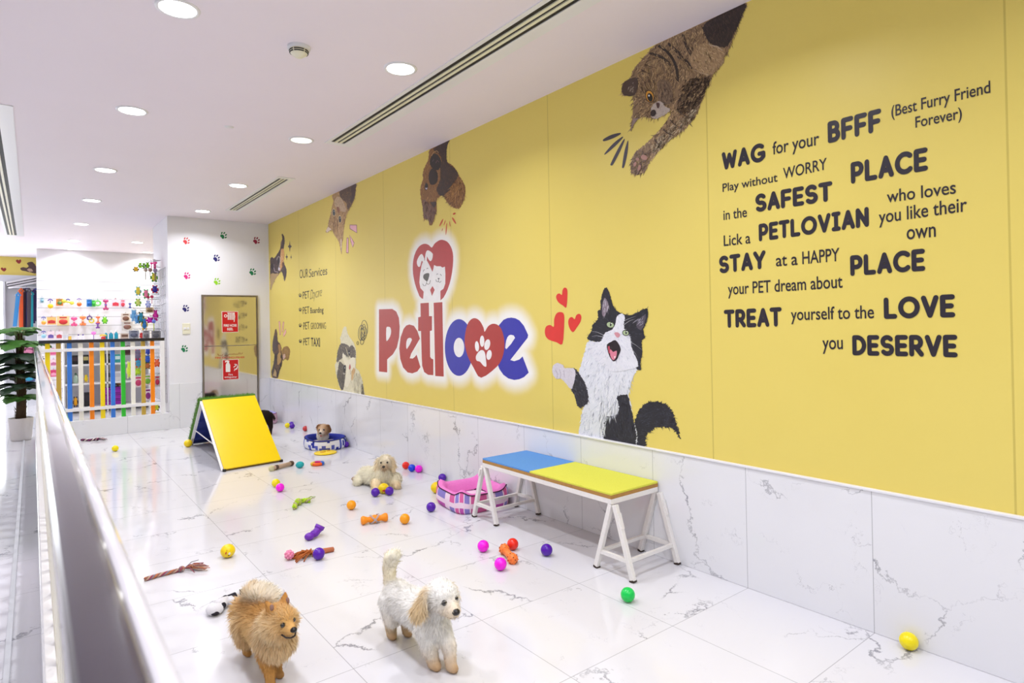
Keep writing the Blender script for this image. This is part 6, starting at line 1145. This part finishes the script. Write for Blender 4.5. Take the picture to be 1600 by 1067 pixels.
# grid rack on the side of the end wall with its hooks and goods
gr = thing('grid_rack', 'chrome wire grid rack of pet toys on the side of the paw print wall', 'rack', (1.47, 10.25, 1.2)); mb = MB()
for k in range(11): mb.tube([(1.475, 9.75+k*.11, .35), (1.475, 9.75+k*.11, 2.25)], .004, M_wire, 6)
for k in range(16): mb.tube([(1.47, 9.75, .35+k*.126), (1.47, 10.85, .35+k*.126)], .004, M_wire, 6)
mb.build('grid', gr)
r8 = lambda a, b: (200+a/7.62, 395+b/7.62); RK = ' hanging on the wire grid rack'
GRK = 'pet toys hanging on the wire grid rack'
for kind, a, b, w, h, c1, c2, lb, Y in (('plush', 145, 150, 5, 7, (150, 226, 20), (90, 150, 20), 'lime toy, first in the top row', 10.4), ('plush', 190, 155, 5, 7, (120, 200, 30), (30, 60, 20), 'lime and black toy, second in the top row', 10.5), ('plush', 232, 150, 5, 8, (130, 210, 30), (30, 50, 20), 'dark lime toy, third in the top row', 10.3), ('plush', 95, 195, 7, 6, (248, 196, 30), (60, 50, 30), 'yellow toy leftmost below the top row', 10.3),
    ('wand', 278, 150, 3.4, 8, (250, 60, 150), (210, 40, 120), 'pink wand, leftmost of five', 10.25), ('wand', 312, 150, 3.4, 8, (250, 70, 160), (210, 40, 120), 'pink wand, second of five', 10.2), ('wand', 346, 152, 3.4, 8, (246, 56, 146), (210, 40, 120), 'pink wand, middle of five', 10.15), ('wand', 380, 150, 3.4, 8, (250, 80, 166), (210, 40, 120), 'pink wand, fourth of five', 10.1), ('wand', 412, 150, 3.4, 8, (248, 60, 150), (210, 40, 120), 'pink wand, rightmost of five', 10.05),
    ('plush', 325, 290, 8, 11, (216, 206, 50), (80, 150, 60), 'yellow and green parrot toy', 10.2), ('wand', 210, 250, 5, 14, (190, 170, 150), (110, 90, 70), 'tan feather wand', 10.3), ('wand', 265, 250, 5, 14, (160, 130, 110), (100, 80, 70), 'brown feather wand', 10.25), ('wand', 370, 260, 5, 15, (150, 130, 160), (110, 80, 110), 'mauve feather wand', 10.1),
    ('plush', 120, 455, 7, 11, (240, 220, 70), (120, 196, 200), 'yellow and teal toy', 10.35), ('plush', 120, 590, 7, 9, (216, 232, 120), (120, 190, 50), 'pale lime toy', 10.35), ('plush', 215, 490, 7, 11, (236, 130, 160), (90, 190, 110), 'pink and green toy', 10.25), ('plush', 335, 435, 8, 9, (40, 30, 140), (190, 40, 60), 'navy and red toy', 10.15), ('wand', 238, 560, 4, 10, (190, 30, 80), (220, 150, 170), 'crimson bow toy, left', 10.25), ('wand', 285, 555, 4, 10, (196, 30, 84), (220, 150, 170), 'crimson bow toy, right', 10.2),
    ('plush', 240, 610, 6, 8, (190, 200, 240), (140, 150, 220), 'pale blue toy under the crimson bows', 10.2), ('plush', 70, 745, 8, 14, (110, 176, 230), (170, 210, 240), 'sky blue plush', 10.4), ('plush', 110, 790, 7, 11, (90, 160, 226), (150, 200, 240), 'blue plush below the sky blue one', 10.35), ('plush', 155, 770, 7, 13, (30, 140, 170), (70, 90, 60), 'teal plush', 10.3), ('plush', 195, 845, 7, 15, (40, 130, 200), (226, 190, 60), 'blue parrot toy with yellow head', 10.3), ('pack', 260, 680, 8, 6, (214, 190, 150), (130, 100, 60), 'tan pack', 10.2), ('plush', 330, 745, 6, 13, (206, 20, 150), (170, 10, 120), 'magenta plush, upper', 10.12), ('plush', 268, 800, 10, 7, (200, 20, 170), (170, 10, 140), 'magenta plush, lower', 10.18), ('wand', 308, 860, 4, 14, (110, 130, 220), (190, 210, 60), 'blue and lime wand', 10.1),
    ('pack', 70, 970, 10, 9, (150, 156, 172), (90, 96, 120), 'grey pack behind the black handrail, left', 10.3), ('plush', 160, 985, 6, 8, (210, 50, 50), (240, 230, 230), 'red and white toy behind the black handrail', 10.25), ('pack', 215, 975, 7, 10, (170, 170, 176), (120, 116, 120), 'grey pack behind the black handrail, middle', 10.2), ('pack', 340, 975, 9, 9, (140, 138, 142), (90, 90, 96), 'dark grey pack behind the black handrail, right', 10.1)):
    goods(kind, *r8(a, b), w, h, c1, c2, lb+('' if 'handrail' in lb else RK), Y, group=GRK)
for kind, a, b, w, h, c1, c2, lb, Y in (('pack', 1110, 60, 9, 11, (120, 90, 90), (60, 20, 30), 'dark treat pack behind the fence right of the green slat', 10.5), ('plush', 1135, 300, 6, 20, (226, 246, 80), (240, 250, 140), 'neon yellow plush left of the right white slat', 10.45), ('plush', 1240, 110, 9, 14, (120, 110, 140), (200, 60, 90), 'grey and pink toy left of the right gold slat', 10.35), ('plush', 1250, 220, 9, 10, (60, 150, 190), (220, 120, 40), 'teal and orange toy left of the right gold slat', 10.35), ('plush', 1240, 325, 9, 9, (190, 230, 30), (150, 210, 30), 'neon lime toy left of the right gold slat', 10.35), ('pack', 1250, 450, 9, 13, (244, 226, 232), (200, 60, 110), 'white and pink pack left of the right gold slat', 10.3),
    ('plush', 1370, 60, 8, 12, (30, 60, 170), (230, 230, 240), 'navy and white toy between gold and orange slats', 10.2), ('plush', 1365, 170, 8, 10, (30, 90, 200), (90, 130, 60), 'blue toy between gold and orange slats', 10.2), ('plush', 1365, 250, 8, 8, (190, 110, 50), (110, 120, 60), 'brown toy between gold and orange slats', 10.2), ('pack', 1365, 430, 8, 12, (240, 220, 226), (120, 190, 60), 'white pack with green print between gold and orange slats', 10.2), ('pack', 1370, 610, 7, 14, (240, 226, 234), (140, 40, 130), 'white pack with purple print between gold and orange slats', 10.2),
    ('plush', 1490, 215, 7, 9, (240, 110, 60), (220, 80, 40), 'orange toy right of the rightmost orange slat', 10.05), ('pack', 1495, 440, 6, 12, (200, 190, 190), (190, 40, 80), 'grey and crimson pack right of the rightmost orange slat', 10.05), ('plush', 1475, 765, 7, 9, (216, 226, 50), (90, 90, 60), 'lime toy at the foot of the right fence post', 10.0)):
    goods(kind, *qb(a, b), w, h, c1, c2, lb, Y, group='pet toys seen between the right slats')
# leashes and wall bar by the far doorway
tb_ = thing('wall_bar', 'white slotted wall bar above the leashes by the far doorway', 'bar', onY(33, 442, 16.3)); P = onY(11, 446, 16.3); Q = onY(57, 437, 16.3)
mb = MB(); mb.bar(P, Q, .06, .14, M_pw); mb.build('rail', tb_)
for dz in (-.025, .025): MB().bar(P+Vector((0, -.033, dz)), Q+Vector((0, -.033, dz)), .01, .016, M_black).build('slot', tb_)
for i, (x0, x1, y0, y1, c_, lb) in enumerate(((27, 22, 462, 510, (60, 140, 200), 'light blue'), (31.5, 32, 455, 522, (236, 100, 40), 'orange'), (36, 36, 455, 524, (60, 36, 50), 'dark brown'), (40, 40.5, 452, 524, (40, 40, 110), 'navy'), (44, 44, 455, 522, (70, 60, 70), 'grey'), (47.5, 48, 460, 520, (30, 170, 180), 'turquoise'), (52, 53, 456, 505, (50, 30, 90), 'dark purple'), (55, 55, 454, 480, (30, 60, 150), 'royal blue'))):
    A, B = onY(x0, y0, 15.9), onY(x1, y1, 15.9); A.y += (i % 4)*.09; B.y += (i % 4)*.09; t = thing('leash', f'{lb} dog leash hanging by the far doorway', 'leash', A, 'dog leashes by the far doorway'); mb = MB(); mm = pc(c_)
    mb.bar(A, B, .045, .012, mm, (0, 1, 0)); mb.bar(A+Vector((.03, .03, 0)), B+Vector((.025, .03, random.uniform(0, .2))), .035, .012, mm, (0, 1, 0)); mb.build('strap', t)
    MB().tube([A+Vector((-.02, 0, 0)), A+Vector((.015, .01, .06)), A+Vector((.05, .02, 0))], .022, mm, 8).build('loop', t)
rk = MB(); rk.tube([(-.36, 15.9, onY(40, 449, 15.9).z), (.08, 15.9, onY(40, 449, 15.9).z)], .012, M_wire, 8); rk.build('hanging_rail', None, (-.15, 15.9, 2.1), label='thin metal rail carrying the dog leashes', cat='rail')
for i, (x0, x1, y, h, c_, lb) in enumerate(((32, 55, 548, 16, (110, 50, 80), 'upper'), (36, 55, 590, 16, (70, 90, 130), 'lower'))):
    goods('pack', (x0+x1)/2, y, x1-x0, h, c_, (200, 120, 150) if i == 0 else (40, 150, 180), f'{lb} bundle of collars behind the plant by the far doorway', 15.9, 'collar_bundle', 'collar bundles by the far doorway')

# hooks that carry the hanging goods
hr = thing('hook_rail', 'row of thin chrome hooks fixed in the white slat wall', 'hook rail', (1, 14.6, 1.9))
for p, W, H, Y in HUNG:
    x, y, z = p; zt_ = z+H*.42
    if Y < 11:
        MB().tube([(1.468, y, zt_+.03), (x, y, zt_+.03), (x-.012, y, zt_+.045)], .004, M_wire, 6).tube([(x, y, zt_+.03), (x, y, z)], .003, M_wire, 5).build('hook', gr)
    elif Y < 15:
        MB().tube([(x, 14.6, zt_+.03), (x, y-.02, zt_+.03), (x, y-.03, zt_+.045)], .004, M_wire, 6).tube([(x, y, zt_+.03), (x, y, z)], .003, M_wire, 5).build('hook', hr)
    else:
        MB().tube([(-.36, y, zt_), (.085, y, zt_)], .01, M_wire, 8).build('hanging_rail', None, (-.15, y, zt_), label='thin metal rail carrying a bundle of collars behind the plant', cat='rail', group='collar rails behind the plant')
